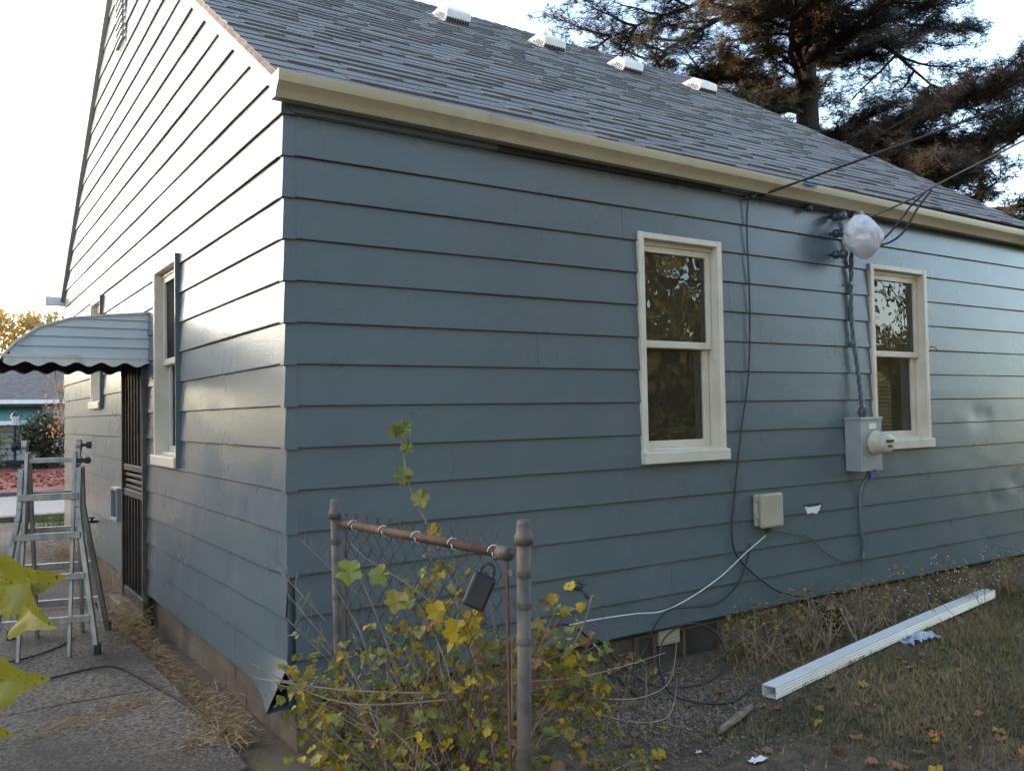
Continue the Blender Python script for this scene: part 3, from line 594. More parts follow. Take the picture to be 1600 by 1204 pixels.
# ------------------------------------------------------------------ ladder
ld = thing('ladder', 'aluminium folding step ladder standing open on the driveway beside the barred door', 'ladder', (-.70, 3.03, -.25))
LU, LV = Vector((.97, -.24, 0)), Vector((.24, .97, 0))
def lq(u, v, z): return LU * u + LV * v + Vector((0, 0, z))
H = 1.40
def vz(z, sgn): return sgn * (.37 - .33 * z / H)
for sgn in (-1, 1):
    for side in (-1, 1):
        b = B(); pts = [(.33, 0), (.195, .92), (.185, 1.0), (.185, 1.28)]
        for (ua, za), (ub, zb) in zip(pts, pts[1:]): b.bar(lq(side * ua, vz(za, sgn), za), lq(side * ub, vz(zb, sgn), zb), .034, .072, LV)
        b.build('outer_rail', 'alu', ld, bevel=.004)
        b = B(); b.bar(lq(side * .155, vz(.0, sgn) - sgn * .0, .0), lq(side * .155, vz(H, sgn) + 0, H), .024, .05, LV); b.build('inner_rail', 'alu', ld, bevel=.004)
        b = B(); c = lq(side * .332, vz(0, sgn), 0); b.bar(c, c + Vector((0, 0, .075)), .042, .078, LV); b.build('foot', 'rubber', ld, bevel=.006)
        b = B(); b.bar(lq(side * .27, vz(.24, sgn), .24), lq(side * .305, vz(.06, sgn) + sgn * -.10, .09), .012, .03, LV); b.build('brace', 'alu', ld)
    for z, hw in ((.255, .285), (.54, .245), (.82, .21), (1.09, .19)):
        b = B(); v = vz(z, sgn); b.box((-hw, -.024, -.025), (hw, .024, .018), lambda x, y, zz, v=v, z=z: lq(x, v + sgn * .028 + y, z + zz)); b.box((-hw, -.026, .012), (hw, .026, .02), lambda x, y, zz, v=v, z=z: lq(x, v + sgn * .028 + y, z + zz)); b.build('rung', 'alu', ld, bevel=.004)
b = B(); b.box((-.20, -.055, 1.325), (.20, .02, 1.36), lambda x, y, z: lq(x, y, z)); b.build('top_rung', 'alu', ld, bevel=.004)
for side in (-1, 1):
    b = B(); b.bar(lq(side * .175, -.03, 1.30), lq(side * .175, 0, 1.47), .028, .06, LV); b.lathe([(.045, -.018), (.045, .018)], lq(side * .175, 0, 1.445), 16, LU); hg = b.build('hinge', 'alu', ld, bevel=.003)
    b = B(); b.tube([lq(side * .175, -.0, 1.445), lq(side * .245, 0, 1.445)], .011, 8); b.lathe([(.022, 0), (.026, .005), (.026, .03), (.02, .034)], lq(side * .225, 0, 1.445), 10, LU * side); b.build('knob', 'rubber', hg)
    b = B(); b.bar(lq(side * .155, -.05, 1.335), lq(side * .26, -.05, 1.335), .04, .03); b.lathe([(.018, 0), (.024, .01), (.024, .03)], lq(side * .22, -.05, 1.335), 10, LU * side); b.build('lock_knob', 'rubber', ld)
# ------------------------------------------------------------------ chain link fence
fe = thing('chain_link_fence', 'short chain link fence section with rusty top rail between two steel posts', 'fence', (.22, -.91, -.3)); og = (.22, -.91, -.3)
P0, P1 = Vector((.128, -.323, 0)), Vector((.312, -1.504, 0)); fd = (P1 - P0).normalized()
for P, r, lean in ((P0, .021, -.02), (P1, .0255, .022)):
    b = B(); b.tube([P + Vector((0, 0, -.5)), P + Vector((cr.x * lean, cr.y * lean, .955))], r, 16); po = lp(b, 'post', 'galv', fe, og, 0, True); top = P + Vector((cr.x * lean, cr.y * lean, .955))
    b = B(); b.lathe([(r * 1.32, -.05), (r * 1.36, -.02), (r * 1.1, -.012), (r * 1.02, .02), (r * .85, .035), (r * .3, .038)], top, 16); lp(b, 'cap', 'galv', po, og, 0, True)
    for z in ((.80, .55) if r < .023 else (.80, .69, .565, .2)): b = B(); b.lathe([(r * 1.12, -.011), (r * 1.16, 0), (r * 1.12, .011)], P + Vector((0, 0, z)) + cr * lean * (z + .5) / 1.455, 16); b.bar(P + Vector((0, 0, z)) - fd * r * (1 if r > .023 else -1), P + Vector((0, 0, z)) - fd * (r + .035) * (1 if r > .023 else -1), .006, .022); lp(b, 'tension_band', 'galv', po, og)
RT = .865
A_, B_ = P0 + fd * .02 + Vector((0, 0, RT + .02)), P1 - fd * .05 + Vector((0, 0, RT)); b = B(); b.tube([A_, B_], .0185, 14); lp(b, 'top_rail', 'rust', fe, og, 0, True)
b = B(); b.lathe([(.025, -.05), (.026, 0), (.022, .01)], B_, 14, fd); lp(b, 'rail_cap', 'galv', fe, og, 0, True)
b = B(); b.bar(P1 - fd * .06 + Vector((0, 0, .84)), P1 - fd * .06 + Vector((0, 0, -.25)), .006, .016); lp(b, 'tension_bar', 'rust', fe, og); b = B(); b.bar(P0 + fd * .045 + Vector((0, 0, .86)), P0 + fd * .045 + Vector((0, 0, -.25)), .006, .016); lp(b, 'tension_bar', 'rust', fe, og)
b = B(); Lf = (P1 - P0).length - .11; pitch = .0425; nside = Vector((fd.y, -fd.x, 0)); ncol = 2 * int(Lf / pitch) ; i = 0
for i in range(ncol // 2):
    s_ = .05 + i * pitch; pts = []; zt = RT + .05
    for j in range(0, 46):
        z = zt - j * pitch; sw = ((j + i) % 2) * pitch; pts.append(P0 + fd * (s_ + sw + .002 * math.sin(i * 3 + j)) + Vector((0, 0, z)) + nside * (.004 if j % 2 else -.004) * 1.2)
        if z < -.22: break
    b.tube(pts, .0023, 4)
    for d_ in (-1, 1): b.tube([pts[0], pts[0] + fd * d_ * .012 + Vector((0, 0, .018))], .0021, 4)
lp(b, 'wire_mesh', 'wire', fe, og)
b = B()
for i in range(5):
    c = A_.lerp(B_, .08 + i * .21); pts = [c + (nside * math.cos(a) + Vector((0, 0, 1)) * math.sin(a)) * .0225 + fd * .003 * k for k, a in enumerate([q * .7 for q in range(10)])]; b.tube(pts, .0022, 5)
lp(b, 'tie_wire', 'white', fe, og, 0, True)
# key lock box
lk = thing('lock_box', 'black key lock box hanging tilted from the chain link fence', 'lock box', (.20, -1.42, .74))
lx, ly, lz = cr, -cf, Vector((0, 0, 1)); tl = R(-24)
lx, lz = cr * math.cos(tl) + lz * math.sin(tl), Vector((0, 0, 1)) * math.cos(tl) - cr * math.sin(tl); ly = lz.cross(lx)
lf = lambda x, y, z: lx * x - ly * y + lz * z
b = B(); b.box((-.041, -.022, -.062), (.041, .022, .062), lf); b.build('body', 'black', lk, bevel=.009)
b = B(); b.box((-.033, .0225, -.052), (.033, .0265, .052), lf); b.build('cover', 'rubber', lk, bevel=.003)
b = B(); b.tube([lf(-.024 * math.cos(a) , 0, .075 + .03 * math.sin(a)) if 0 <= a <= math.pi else None for a in [math.pi * q / 10 for q in range(11)]], .005, 8); b.tube([lf(-.024, 0, .05), lf(-.024, 0, .076)], .005, 8); b.tube([lf(.024, 0, .05), lf(.024, 0, .076)], .005, 8); b.build('shackle', 'rubber', lk, True)
# ------------------------------------------------------------------ downspout on the lawn
a_, c_ = Vector((2.46, -.79, -.205)), Vector((5.80, -.27, -.175)); dd = (c_ - a_).normalized(); sd_ = dd.cross(Vector((0, 0, 1))).normalized(); uu = sd_.cross(dd)
prof = []
hw, hh = .045, .032
for x0, y0, x1, y1 in ((-hw, -hh, hw, -hh), (hw, -hh, hw, hh), (hw, hh, -hw, hh), (-hw, hh, -hw, -hh)):
    for i in range(8):
        t = i / 8; nx, ny = (y1 - y0), -(x1 - x0); l = math.hypot(nx, ny); g = 0 if abs(y0 - y1) < .001 else .003 * math.sin(t * 4 * math.pi)
        prof.append((x0 + (x1 - x0) * t - nx / l * abs(g), y0 + (y1 - y0) * t - ny / l * abs(g)))
b = B(); N = 26; rows = []
for i in range(N + 1):
    p = a_.lerp(c_, i / N) + Vector((0, 0, .012 * math.sin(i / N * 3.1)))
    rows.append([tuple(p + sd_ * x + uu * y) for x, y in prof + prof[:1]])
b.grid(rows); b.grid([[tuple(Vector(q) + (p_ - Vector(q)) * .06) for q in rows[i]] for i in (0, N) for p_ in [sum((Vector(z) for z in rows[i][:-1]), Vector()) / 32]][:1] * 1 + [rows[0]])
dsp = tag(b.build('downspout', 'white', None), 'long white rectangular gutter downspout lying on the brown lawn', 'downspout')
b = B(); b.add([tuple(Vector(q) + dd * .25) for q in rows[0][:-1]], [tuple(range(32))]); b.build('shade_baffle', 'screen', dsp)  # dark baffle added inside so the open end looks shaded
# rag, scraps, bit of branch
b = B(); rows = [[(4.02 + .34 * i / 14 + .03 * noise.noise(Vector((i * .4, j * .5, 2))), -.50 - .20 * j / 8 + .03 * noise.noise(Vector((i * .5, j * .4, 9))), -.225 + .07 * abs(noise.noise(Vector((i * .35, j * .4, 5))))) for i in range(15)] for j in range(9)]; b.grid(rows); tag(b.build('rag', 'rag', None, True), 'crumpled blue and white rag under the downspout', 'rag')
for nm, x, y, l, lb in (('paper_scrap', 1.72, -1.32, .10, 'crumpled white paper scrap on the soil in front of the downspout'), ('paper_scrap', 1.60, -1.08, .035, 'tiny white pebble sized scrap on bare soil')):
    b = B(); b.grid([[(x + l * i / 6 + .01 * noise.noise(Vector((i, j, 0))), y + l * .4 * j / 4, gz(x, y) + .012 + .02 * abs(noise.noise(Vector((i * .7, j * .7, 3))))) for i in range(7)] for j in range(5)]); tag(b.build(nm, 'paper', None, True), lb, 'scrap')
b = B(); b.tube(spline([(1.86, -.98, -.235), (2.05, -.92, -.225), (2.25, -.84, -.23)], 5), [.013, .018, .021, .018, .022, .024, .019, .023, .018, .017, .014], 7); tag(b.build('fallen_branch', 'bark2', None), 'thick pale broken branch piece lying on the soil before the downspout end', 'branch')
# ------------------------------------------------------------------ leaves and plants
def leaf_pts(kind, rg):
    if kind == 'lobed':
        base = [(0, .0), (.24, -.07), (.46, .08), (.50, .24), (.40, .36), (.50, .52), (.44, .66), (.26, .68), (.15, .86), (0, 1.0), (-.14, .84), (-.27, .70), (-.45, .64), (-.49, .50), (-.40, .36), (-.51, .22), (-.45, .07), (-.24, -.07)]
    elif kind == 'oval': base = [(0, 0), (.22, .12), (.34, .38), (.30, .66), (.14, .88), (0, 1), (-.14, .88), (-.30, .66), (-.34, .38), (-.22, .12)]
    else: base = [(0, 0), (.34, .02), (.48, .26), (.40, .55), (.2, .8), (0, 1), (-.2, .8), (-.40, .55), (-.48, .26), (-.34, .02)]
    return [(x * rg.uniform(.85, 1.15), y * rg.uniform(.93, 1.07)) for x, y in base]
def leaf_mesh(kind, rg, curl=.25):
    p = leaf_pts(kind, rg); n = len(p); vs = [(0, .42, 0)]; cv = rg.uniform(-curl, curl)
    for x, y in p: vs.append((x, y, abs(x) * rg.uniform(.1, .5) + cv * (y - .4) ** 2 + rg.uniform(-.09, .09)))
    b = B(); b.add(vs, [(0, i, i % n + 1) for i in range(1, n + 1)]); return b
rg = random.Random(77)
def orient(rg, droop):
    q = Matrix.Rotation(rg.uniform(0, 6.283), 3, 'Z') @ Matrix.Rotation(rg.gauss(droop, .5), 3, 'X') @ Matrix.Rotation(rg.gauss(0, .4), 3, 'Y'); return q
lv = {k: [leaf_mesh(kd, rg) for kd in ('lobed', 'lobed', 'heart', 'lobed')] for k in ('leafg', 'leafo', 'leafy', 'leafb', 'leaforange')}
lvm = {k: [b.mesh('leaf', k) for b in v] for k, v in lv.items()}
def pickc(rg, wts):
    t = rg.random() * sum(wts.values())
    for k, w_ in wts.items():
        t -= w_
        if t <= 0: return k
    return k
def bush(name, label, cat, base, vols, nleaf, size, wts, nstem, near=300, group=None, stemr=.004, droop=-.5, stem_m='twig'):
    t = thing(name, label, cat, base, group); bs = Vector(base); L_ = []
    tot = sum(v[2] for v in vols)
    for i in range(nleaf):
        q = rg.random() * tot
        for c, r, w_ in vols:
            q -= w_
            if q <= 0: break
        while 1:
            d = Vector((rg.uniform(-1, 1), rg.uniform(-1, 1), rg.uniform(-1, 1)))
            if .12 < d.length < 1: break
        p = Vector(c) + Vector((d.x * r[0], d.y * r[1], d.z * r[2]))
        p += Vector((noise.noise(p * 3), noise.noise(p * 3 + Vector((9, 0, 0))), noise.noise(p * 3 + Vector((0, 9, 0))))) * .09
        if p.z < gz(p.x, p.y) + .01 or (p.y > -.03 and p.x > -.02): continue
        L_.append((p, pickc(rg, wts), rg.randrange(4), rg.uniform(*size), orient(rg, droop), (p - cam.location).length if hasattr(cam, 'location') else 0))
    L_.sort(key=lambda q: q[5])
    for p, k, vi, s_, o_, _ in L_[:near]:
        o = bpy.data.objects.new('leaf', lvm[k][vi]); col.objects.link(o); o.parent = t; o.matrix_local = Matrix.Translation(p - bs) @ (o_ * s_).to_4x4()
    mb = B(); keys = list(wts)
    for p, k, vi, s_, o_, _ in L_[near:]: mb.cur = keys.index(k); mb.add([o_ @ (Vector(q) * s_) + p - bs for q in lv[k][vi].v], lv[k][vi].f)
    if mb.f: stuff(mb.build('foliage', keys, t))
    sb = B()
    for i in range(nstem):
        p = L_[rg.randrange(len(L_))][0] - bs; r0 = Vector((rg.gauss(0, .12), rg.gauss(0, .12), 0)); mid = r0.lerp(p, .55) + Vector((rg.uniform(-.1, .1), rg.uniform(-.1, .1), rg.uniform(0, .15)))
        pts = spline([r0, mid, p], 5); sb.tube(pts, [stemr * (1 - .75 * j / (len(pts) - 1)) for j in range(len(pts))], 5)
    if sb.f: sb.build('stems', stem_m, t, True)
    return t
sh = bush('shrub', 'wild shrub with yellowing lobed leaves growing through the chain link fence', 'shrub', (.30, -1.0, -.28),
     [((.08, -.72, .10), (.34, .34, .42), 3), ((.30, -1.02, .15), (.34, .36, .46), 3.5), ((.58, -1.22, .10), (.36, .30, .42), 3), ((.27, -1.02, .58), (.20, .22, .24), .7), ((.72, -1.22, .38), (.2, .16, .26), .9), ((-.10, -.62, .20), (.2, .18, .34), .7)],
     1750, (.020, .056), {'leafg': 4, 'leafo': 4.5, 'leafy': 3.4, 'leafb': 1.0}, 230)
def canes(parent, base, lst, r, m='twig'):
    b = B()
    for pts in lst: sp = spline([Vector(p) - Vector(base) for p in pts], 7); b.tube(sp, [r * (1 - .6 * i / len(sp)) for i in range(len(sp))], 5)
    return b.build('cane', m, parent, True)
canes(sh, (.30, -1.0, -.28), [[(.35, -1.35, -.2), (.34, -1.40, .2), (.335, -1.42, .55)], [(.3, -1.1, .28), (-.1, -.95, .33), (-.42, -.8, .40)], [(.3, -1.1, .26), (-.1, -.9, .27), (-.40, -.72, .43)], [(.1, -.8, .0), (.0, -.9, .45), (-.12, -.85, .72)],
      [(.2, -.9, .1), (.08, -.88, .5), (-.04, -.86, .80)], [(.75, -1.25, .22), (1.3, -1.0, .04), (1.75, -.75, -.02), (2.0, -.55, .12)], [(.7, -1.3, .2), (1.2, -1.1, -.02), (1.55, -.95, -.1), (1.85, -.7, -.04)], [(.5, -1.2, .0), (.75, -1.3, .5), (.82, -1.3, .62), (.95, -1.25, .35)], [(.4, -1.3, .35), (.75, -1.35, .33), (1.2, -1.3, .33)]], .0045)
tw = B()
for bx, by, bz, hx in ((-.10, -.72, .55, -.22), (-.04, -.70, .40, -.2), (.05, -.75, .62, -.25), (.0, -.66, .30, -.24)):
    p0 = Vector((bx, by, bz)); p1 = p0 + cr * hx + Vector((0, 0, .24)); tw.tube([p0, p1], .0016, 4)
    for j in range(9):
        q = p0.lerp(p1, .15 + j * .1); tw.tube([q, q + cr * rg.uniform(-.035, .045) + Vector((0, 0, rg.uniform(.03, .065)))], .001, 3)
tw.v = [(x - .30, y + 1.0, z + .28) for x, y, z in tw.v]; tw.build('dead_twigs', 'twig', sh)
def sprig(name, label, stem, leaves, m, r=.004, cat='plant'):
    t = thing(name, label, cat, stem[0]); bs = Vector(stem[0]); b = B(); sp = spline([Vector(p) - bs for p in stem], 7); b.tube(sp, [r * (1 - .6 * i / len(sp)) for i in range(len(sp))], 6); b.build('stem', 'twig', t, True)
    for p, s_, yaw, tilt, k in leaves:
        b2 = leaf_mesh('lobed' if s_ > .05 else 'heart', rg); me = b2.mesh('leaf', k); o = put('leaf', me, t); X = cr * math.cos(yaw) + Vector((0, 0, 1)) * math.sin(yaw); Y = -cr * math.sin(yaw) + Vector((0, 0, 1)) * math.cos(yaw); Z = X.cross(Y)
        rot = Matrix((X, Y, Z)).transposed() @ Matrix.Rotation(tilt, 3, 'X'); o.matrix_local = Matrix.Translation(Vector(p) - bs) @ (rot * s_).to_4x4()
    return t
sprig('sapling', 'tall thin sapling with a few green leaves rising behind the rusty fence rail', [(.56, -.65, -.26), (.554, -.647, .466), (.518, -.63, .64), (.44, -.587, .872), (.373, -.549, 1.047), (.336, -.534, 1.30)],
      [((.336, -.534, 1.30), .075, -1.0, .5, 'leafg'), ((.336, -.534, 1.30), .07, 1.5, .6, 'leafg'), ((.336, -.534, 1.28), .06, .5, .7, 'leafg'), ((.35, -.54, 1.24), .06, -2.3, .3, 'leafg'), ((.355, -.545, 1.13), .085, 2.9, .2, 'leafg'), ((.40, -.565, 1.02), .085, -2.6, .3, 'leafo'), ((.45, -.59, .86), .07, -2.2, .3, 'leafy'), ((.50, -.62, .70), .08, 2.4, .3, 'leafo')], 'leafg', .0062)
sprig('vine', 'thin vine with limp yellow green leaves climbing across the wire mesh', [(.35, -1.28, .0), (.30, -1.2, .45), (.18, -1.05, .66), (.02, -.88, .80), (-.02, -.8, .86)],
      [((-.05, -.86, .80), .10, 3.1, .2, 'leafg'), ((.04, -.9, .77), .08, -2.6, .2, 'leafg'), ((.10, -.98, .68), .09, 2.9, .25, 'leafo'), ((.2, -1.08, .64), .08, -2.7, .3, 'leafy'), ((.26, -1.16, .58), .10, 3.0, .2, 'leafy'), ((.31, -1.2, .55), .08, 2.2, .3, 'leafy'), ((.30, -1.2, .62), .07, -2.8, .3, 'leafy'), ((.36, -1.24, .50), .08, 2.6, .2, 'leafo')], 'leafy', .003)
def big_leaf(rg, m):
    b = B(); N = 60; rings = []
    for j in range(7):
        t = j / 6; ring = []
        for i in range(N):
            a = 2 * math.pi * i / N; r = (.42 + .05 * math.cos(5 * a) + .09 * math.cos(a)) * (1 + .22 * math.exp(-(min(a, 2 * math.pi - a) / .22) ** 2)) + .018 * math.sin(23 * a) + .012 * math.sin(37 * a + 1)
            if abs(a - math.pi) < .5: r *= .55 + .45 * abs(a - math.pi) / .5
            x, y = math.sin(a) * r * t, .42 + math.cos(a) * r * t * 1.05
            ring.append((x, y, .30 * abs(x) - .55 * (y - .3) ** 2 + .09 * noise.noise(Vector((x * 4, y * 4, rg.random() * .02)))))
        rings.append(ring + ring[:1])
    b.grid(rings); return b.mesh('leaf', m, True)
# sapling beside the camera whose leaves reach into the picture
ns = thing('young_tree', 'spotted yellow green leaves of a young tree reaching in over the driveway', 'sapling', (-1.66, -2.45, -.3)); bs = Vector((-1.66, -2.45, -.3))
b = B(); b.tube(spline([(0, 0, 0), (.03, -.02, .7), (.0, .02, 1.3), (.05, 0, 1.7)], 6), .008, 7); b.tube([(.02, .0, 1.35), (.20, -.05, 1.42)], .003, 5); b.tube([(.02, .0, 1.2), (.24, -.06, 1.27)], .003, 5); b.tube([(.02, 0, 1.05), (.25, -.06, 1.13)], .003, 5); b.build('stem', 'twig', ns, True)
for (px_, s_, yaw, tilt) in (((-1.345, -2.54, 1.122), .10, -1.45, .35), ((-1.29, -2.57, 1.105), .095, -1.9, 1.1), ((-1.355, -2.53, .985), .085, -1.6, .25), ((-1.375, -2.53, .94), .075, -1.9, .5), ((-1.375, -2.535, .885), .065, -1.2, .6), ((-1.375, -2.53, .845), .075, -2.3, .3)):
    o = put('leaf', big_leaf(rg, 'spot'), ns); X = cr * math.cos(yaw) + Vector((0, 0, 1)) * math.sin(yaw); Y = -cr * math.sin(yaw) + Vector((0, 0, 1)) * math.cos(yaw)
    o.matrix_local = Matrix.Translation(Vector(px_) - bs) @ ((Matrix((X, Y, X.cross(Y))).transposed() @ Matrix.Rotation(tilt, 3, 'X')) * s_).to_4x4()
# weeds along the foundation
for i, (x, y, rx, rz_, nl, ns2, lb) in enumerate(((2.95, -.28, .30, .28, 170, 80, 'leafy green weeds growing right of the basement window'), (3.45, -.28, .40, .36, 200, 190, 'tangled dry brown weeds below the junction box'), (4.05, -.26, .38, .34, 150, 150, 'dry weeds with wiry stems around the drain pipe'), (4.7, -.22, .40, .36, 120, 100, 'sparse dry weeds against the wall under the conduit'), (5.4, -.22, .4, .33, 120, 90, 'low dry weeds along the foundation beneath the right window'), (6.2, -.22, .45, .30, 130, 90, 'dry weeds at the foundation beyond the downspout end'), (1.75, -.35, .22, .26, 60, 25, 'sparse weeds beside the coiled black cable'), (.75, -.55, .30, .22, 120, 40, 'low dark green weeds on the soil behind the fence'), (.85, -1.35, .28, .16, 130, 25, 'low weeds at the foot of the steel post'))):
    bush('weed_clump', lb, 'weeds', (x, y, gz(x, y)), [((x, y, -.14), (rx, .16, rz_), 1)], int(nl * 1.7), (.014, .036), {'leafo': 3, 'leafg': 2.5, 'leafb': 2, 'leafy': .7}, int(ns2 * .55), near=0, group='weeds along the foundation', stemr=.0028)
b = B()
for i in range(90):
    x = rg.uniform(4.4, 6.6); y = rg.uniform(-.4, -.06); b.lathe([(.002, -.004), (.0055, 0), (.002, .004)], (x, y, rg.uniform(-.15, .18)), 5)
stuff(tag(b.build('seed_heads', 'paper', None), 'tiny white seed heads floating on dry weeds along the foundation', 'seed heads'))
# fallen leaves
rg = random.Random(5); flm = {k: [leaf_mesh(kd, rg, .5) for kd in ('lobed', 'oval', 'lobed')] for k in ('leafy', 'leafb', 'leaforange')}; flm = {k: [b.mesh('fallen_leaf', k) for b in v] for k, v in flm.items()}
LB = {'leafy': 'yellow fallen leaf lying on the lawn and soil', 'leafb': 'curled brown fallen leaf lying on the lawn and soil', 'leaforange': 'orange fallen leaf lying on the lawn and soil'}
def fall(x, y, k, s_):
    o = bpy.data.objects.new('fallen_leaf', flm[k][rg.randrange(3)]); col.objects.link(o); o.location = (x, y, gz(x, y) + .018); o.rotation_euler = (rg.uniform(-.35, .35), rg.uniform(-.35, .35), rg.uniform(0, 6.3)); o.scale = (s_,) * 3; zn = 'on bare soil near the gravel patch' if x < 2.4 and y > -1.15 else 'between the downspout and the wall' if y > -.80 + .155 * (x - 2.45) else 'just in front of the downspout' if y > -1.2 + .155 * (x - 2.45) else 'out on the open lawn'; cn = {'leafy': 'yellow', 'leafb': 'curled brown', 'leaforange': 'orange'}[k]; tag(o, cn + ' fallen leaf lying ' + zn, 'leaf', cn + ' leaves ' + zn)
for x, y, k in ((2.32, -1.20, 'leafy'), (2.62, -1.66, 'leafy'), (3.05, -.95, 'leafy'), (1.40, -1.30, 'leafy'), (1.45, -1.02, 'leafy'), (4.45, -1.05, 'leafy'), (2.35, -1.85, 'leafy'), (3.35, -.72, 'leaforange'), (2.05, -.62, 'leaforange'), (2.15, -1.42, 'leafb'), (2.4, -1.45, 'leafb'), (1.9, -1.22, 'leafb'), (4.1, -1.3, 'leafy'), (3.6, -.95, 'leaforange')): fall(x, y, k, rg.uniform(.06, .085))
for i in range(150):
    x = rg.uniform(1.1, 6.5); y = rg.uniform(-2.3, -.25); fall(x, y, pickc(rg, {'leafb': 7, 'leaforange': 1.2, 'leafy': .9}), rg.uniform(.035, .07))
# grass, litter, gravel
def blades(n, area, h, m, name, label, dens=None, w_=.004, flat=.6):
    b = B()
    for i in range(n):
        x, y = rg.uniform(area[0], area[1]), rg.uniform(area[2], area[3])
        if dens and rg.random() > dens(x, y): continue
        z = gz(x, y) - .003; a = rg.uniform(0, 6.283); hh_ = h * rg.uniform(.4, 1.2); ln = hh_ * rg.uniform(0, flat) * 2; dx, dy = math.cos(a), math.sin(a)
        b.add([(x - dy * w_, y + dx * w_, z), (x + dy * w_, y - dx * w_, z), (x + dx * ln, y + dy * ln, z + hh_)], [(0, 1, 2)])
    return stuff(tag(b.build(name, m), label, 'grass'))
nf = lambda x, y: noise.noise(Vector((x * 1.1, y * 1.1, 3)))
blades(80000, (1.1, 8, -2.9, -.12), .05, 'grass', 'lawn_grass', 'sparse brown and olive lawn grass in front of the house', lambda x, y: max(.10, min(1, .55 + 1.3 * nf(x, y) + .25 * (x - 2.2) - (.6 if y > -.9 and x < 2.7 else 0))), .0035, .9)
blades(34000, (1.8, 8, -2.9, -.3), .06, 'grassgreen', 'green_grass', 'greener grass tufts scattered through the brown lawn', lambda x, y: max(.03, min(1, 1.6 * noise.noise(Vector((x * 1.5, y * 1.5, 8))) + .12 * (x - 3))), .0032, .6)
def straw(n, pts, rad, name, label, m='straw', ln=(.03, .11), hz=.05):
    b = B()
    for i in range(n):
        c = pts[rg.randrange(len(pts))]; x = c[0] + rg.gauss(0, rad * c[2]); y = c[1] + rg.gauss(0, rad * c[2] * 1.3)
        if x > -.055 and y > -.05: x = -.06 - rg.random() * .05
        z = dz(x, y) + abs(rg.gauss(0, hz * c[2])) + .004; a = rg.uniform(0, 6.283); l = rg.uniform(*ln); e = rg.gauss(0, .4)
        d = Vector((math.cos(a), math.sin(a), e)) * l; s_ = Vector((-math.sin(a), math.cos(a), 0)) * .0011; p = Vector((x, y, z))
        if p.x + d.x > -.05: d.x = -abs(d.x)
        b.add([p - s_, p + s_, p + d * .5 + s_ * 1.2 + Vector((0, 0, .003)), p + d], [(0, 1, 2), (0, 2, 3)])
    return stuff(tag(b.build(name, m), label, 'dry grass'))
straw(1500, [(-.14, 3.3, 1), (-.15, 3.0, 1), (-.16, 2.75, .9), (-.12, 3.6, .8)], .09, 'dry_grass_clump', 'heap of dry straw coloured grass at the barred door threshold', hz=.10)
straw(700, [(-.15, .55, .8), (-.17, .75, .8), (-.14, .38, .7)], .08, 'dry_grass_clump', 'dry grass tuft against the foundation near the bent siding corner', hz=.10)
straw(600, [(-.13, 1.0 + i * .25, .8) for i in range(7)], .07, 'dry_grass_clump', 'strip of dead grass along the foundation between door and corner', hz=.04)
straw(420, [(-.95 + i * .07, 1.03 + i * .035, .6) for i in range(9)], .06, 'dry_grass_clump', 'loose wisps of straw scattered across the concrete driveway', hz=.008)
straw(170, [(-.32, .45, .7)], .06, 'dry_grass_clump', 'small straw wisp on the concrete near the house corner', hz=.012)
straw(1500, [(-.2, 6.3, 1.3), (-.25, 6.9, 1.3), (-.15, 7.8, 1.2)], .14, 'dry_grass_clump', 'dead grass heap along the wall behind the ladder', hz=.1)
b = B()
for i in range(6500):
    x = rg.gauss(1.95, .34); y = rg.gauss(-.58, .24)
    if y > -.08: continue
    s_ = rg.uniform(.003, .011); z = gz(x, y) + .003; q = [(rg.uniform(.6, 1) * s_ * sx, rg.uniform(.6, 1) * s_ * sy, rg.uniform(.3, .8) * s_ * sz) for sx, sy, sz in ((1, 0, 0), (0, 1, 0), (-1, 0, 0), (0, -1, 0), (0, 0, 1.3))]
    a = rg.uniform(0, 6.28); ca, sa = math.cos(a), math.sin(a); b.add([(x + p[0] * ca - p[1] * sa, y + p[0] * sa + p[1] * ca, z + p[2]) for p in q], [(0, 1, 4), (1, 2, 4), (2, 3, 4), (3, 0, 4)])
stuff(tag(b.build('gravel', 'gravel'), 'pale crushed gravel patch on the ground below the basement window', 'gravel'))
b = B()
for i in range(9000):
    x = rg.uniform(.3, 7); y = rg.uniform(-2.8, -.08); s_ = rg.uniform(.008, .026); z = gz(x, y) + rg.uniform(.002, .016); a = rg.uniform(0, 6.28); ca, sa = math.cos(a) * s_, math.sin(a) * s_
    b.add([(x, y, z), (x + ca, y + sa, z + rg.uniform(0, .012)), (x + ca * .6 - sa * .5, y + sa * .6 + ca * .5, z + rg.uniform(0, .012))], [(0, 1, 2)])
stuff(tag(b.build('leaf_litter', 'leafb'), 'fine crumbled brown leaf litter over the soil and lawn', 'litter'))
b = B()
for i in range(1500):
    x = rg.uniform(-1.7, -.15); y = rg.uniform(-.6, 6); s_ = rg.uniform(.004, .014); z = dz(x, y) + .002; a = rg.uniform(0, 6.28); ca, sa = math.cos(a) * s_, math.sin(a) * s_
    if rg.random() > .25 + .75 * (x > -.7): continue
    b.add([(x, y, z), (x + ca, y + sa, z + rg.uniform(0, .008)), (x + ca * .6 - sa * .5, y + sa * .6 + ca * .5, z + rg.uniform(0, .008))], [(0, 1, 2)])
stuff(tag(b.build('driveway_debris', 'leafb'), 'small dry crumbs and debris scattered over the driveway', 'litter'))
cable('extension_cord', [(-1.05, 1.98, -.232), (-.80, 2.10, -.232), (-.55, 2.18, -.232), (-.42, 2.12, -.232), (-.34, 1.75, -.232), (-.25, 1.25, -.235), (-.19, .8, -.235), (-.16, .5, -.24)], .0075, 'rubber', 'brown cord snaking over the driveway toward the house corner')
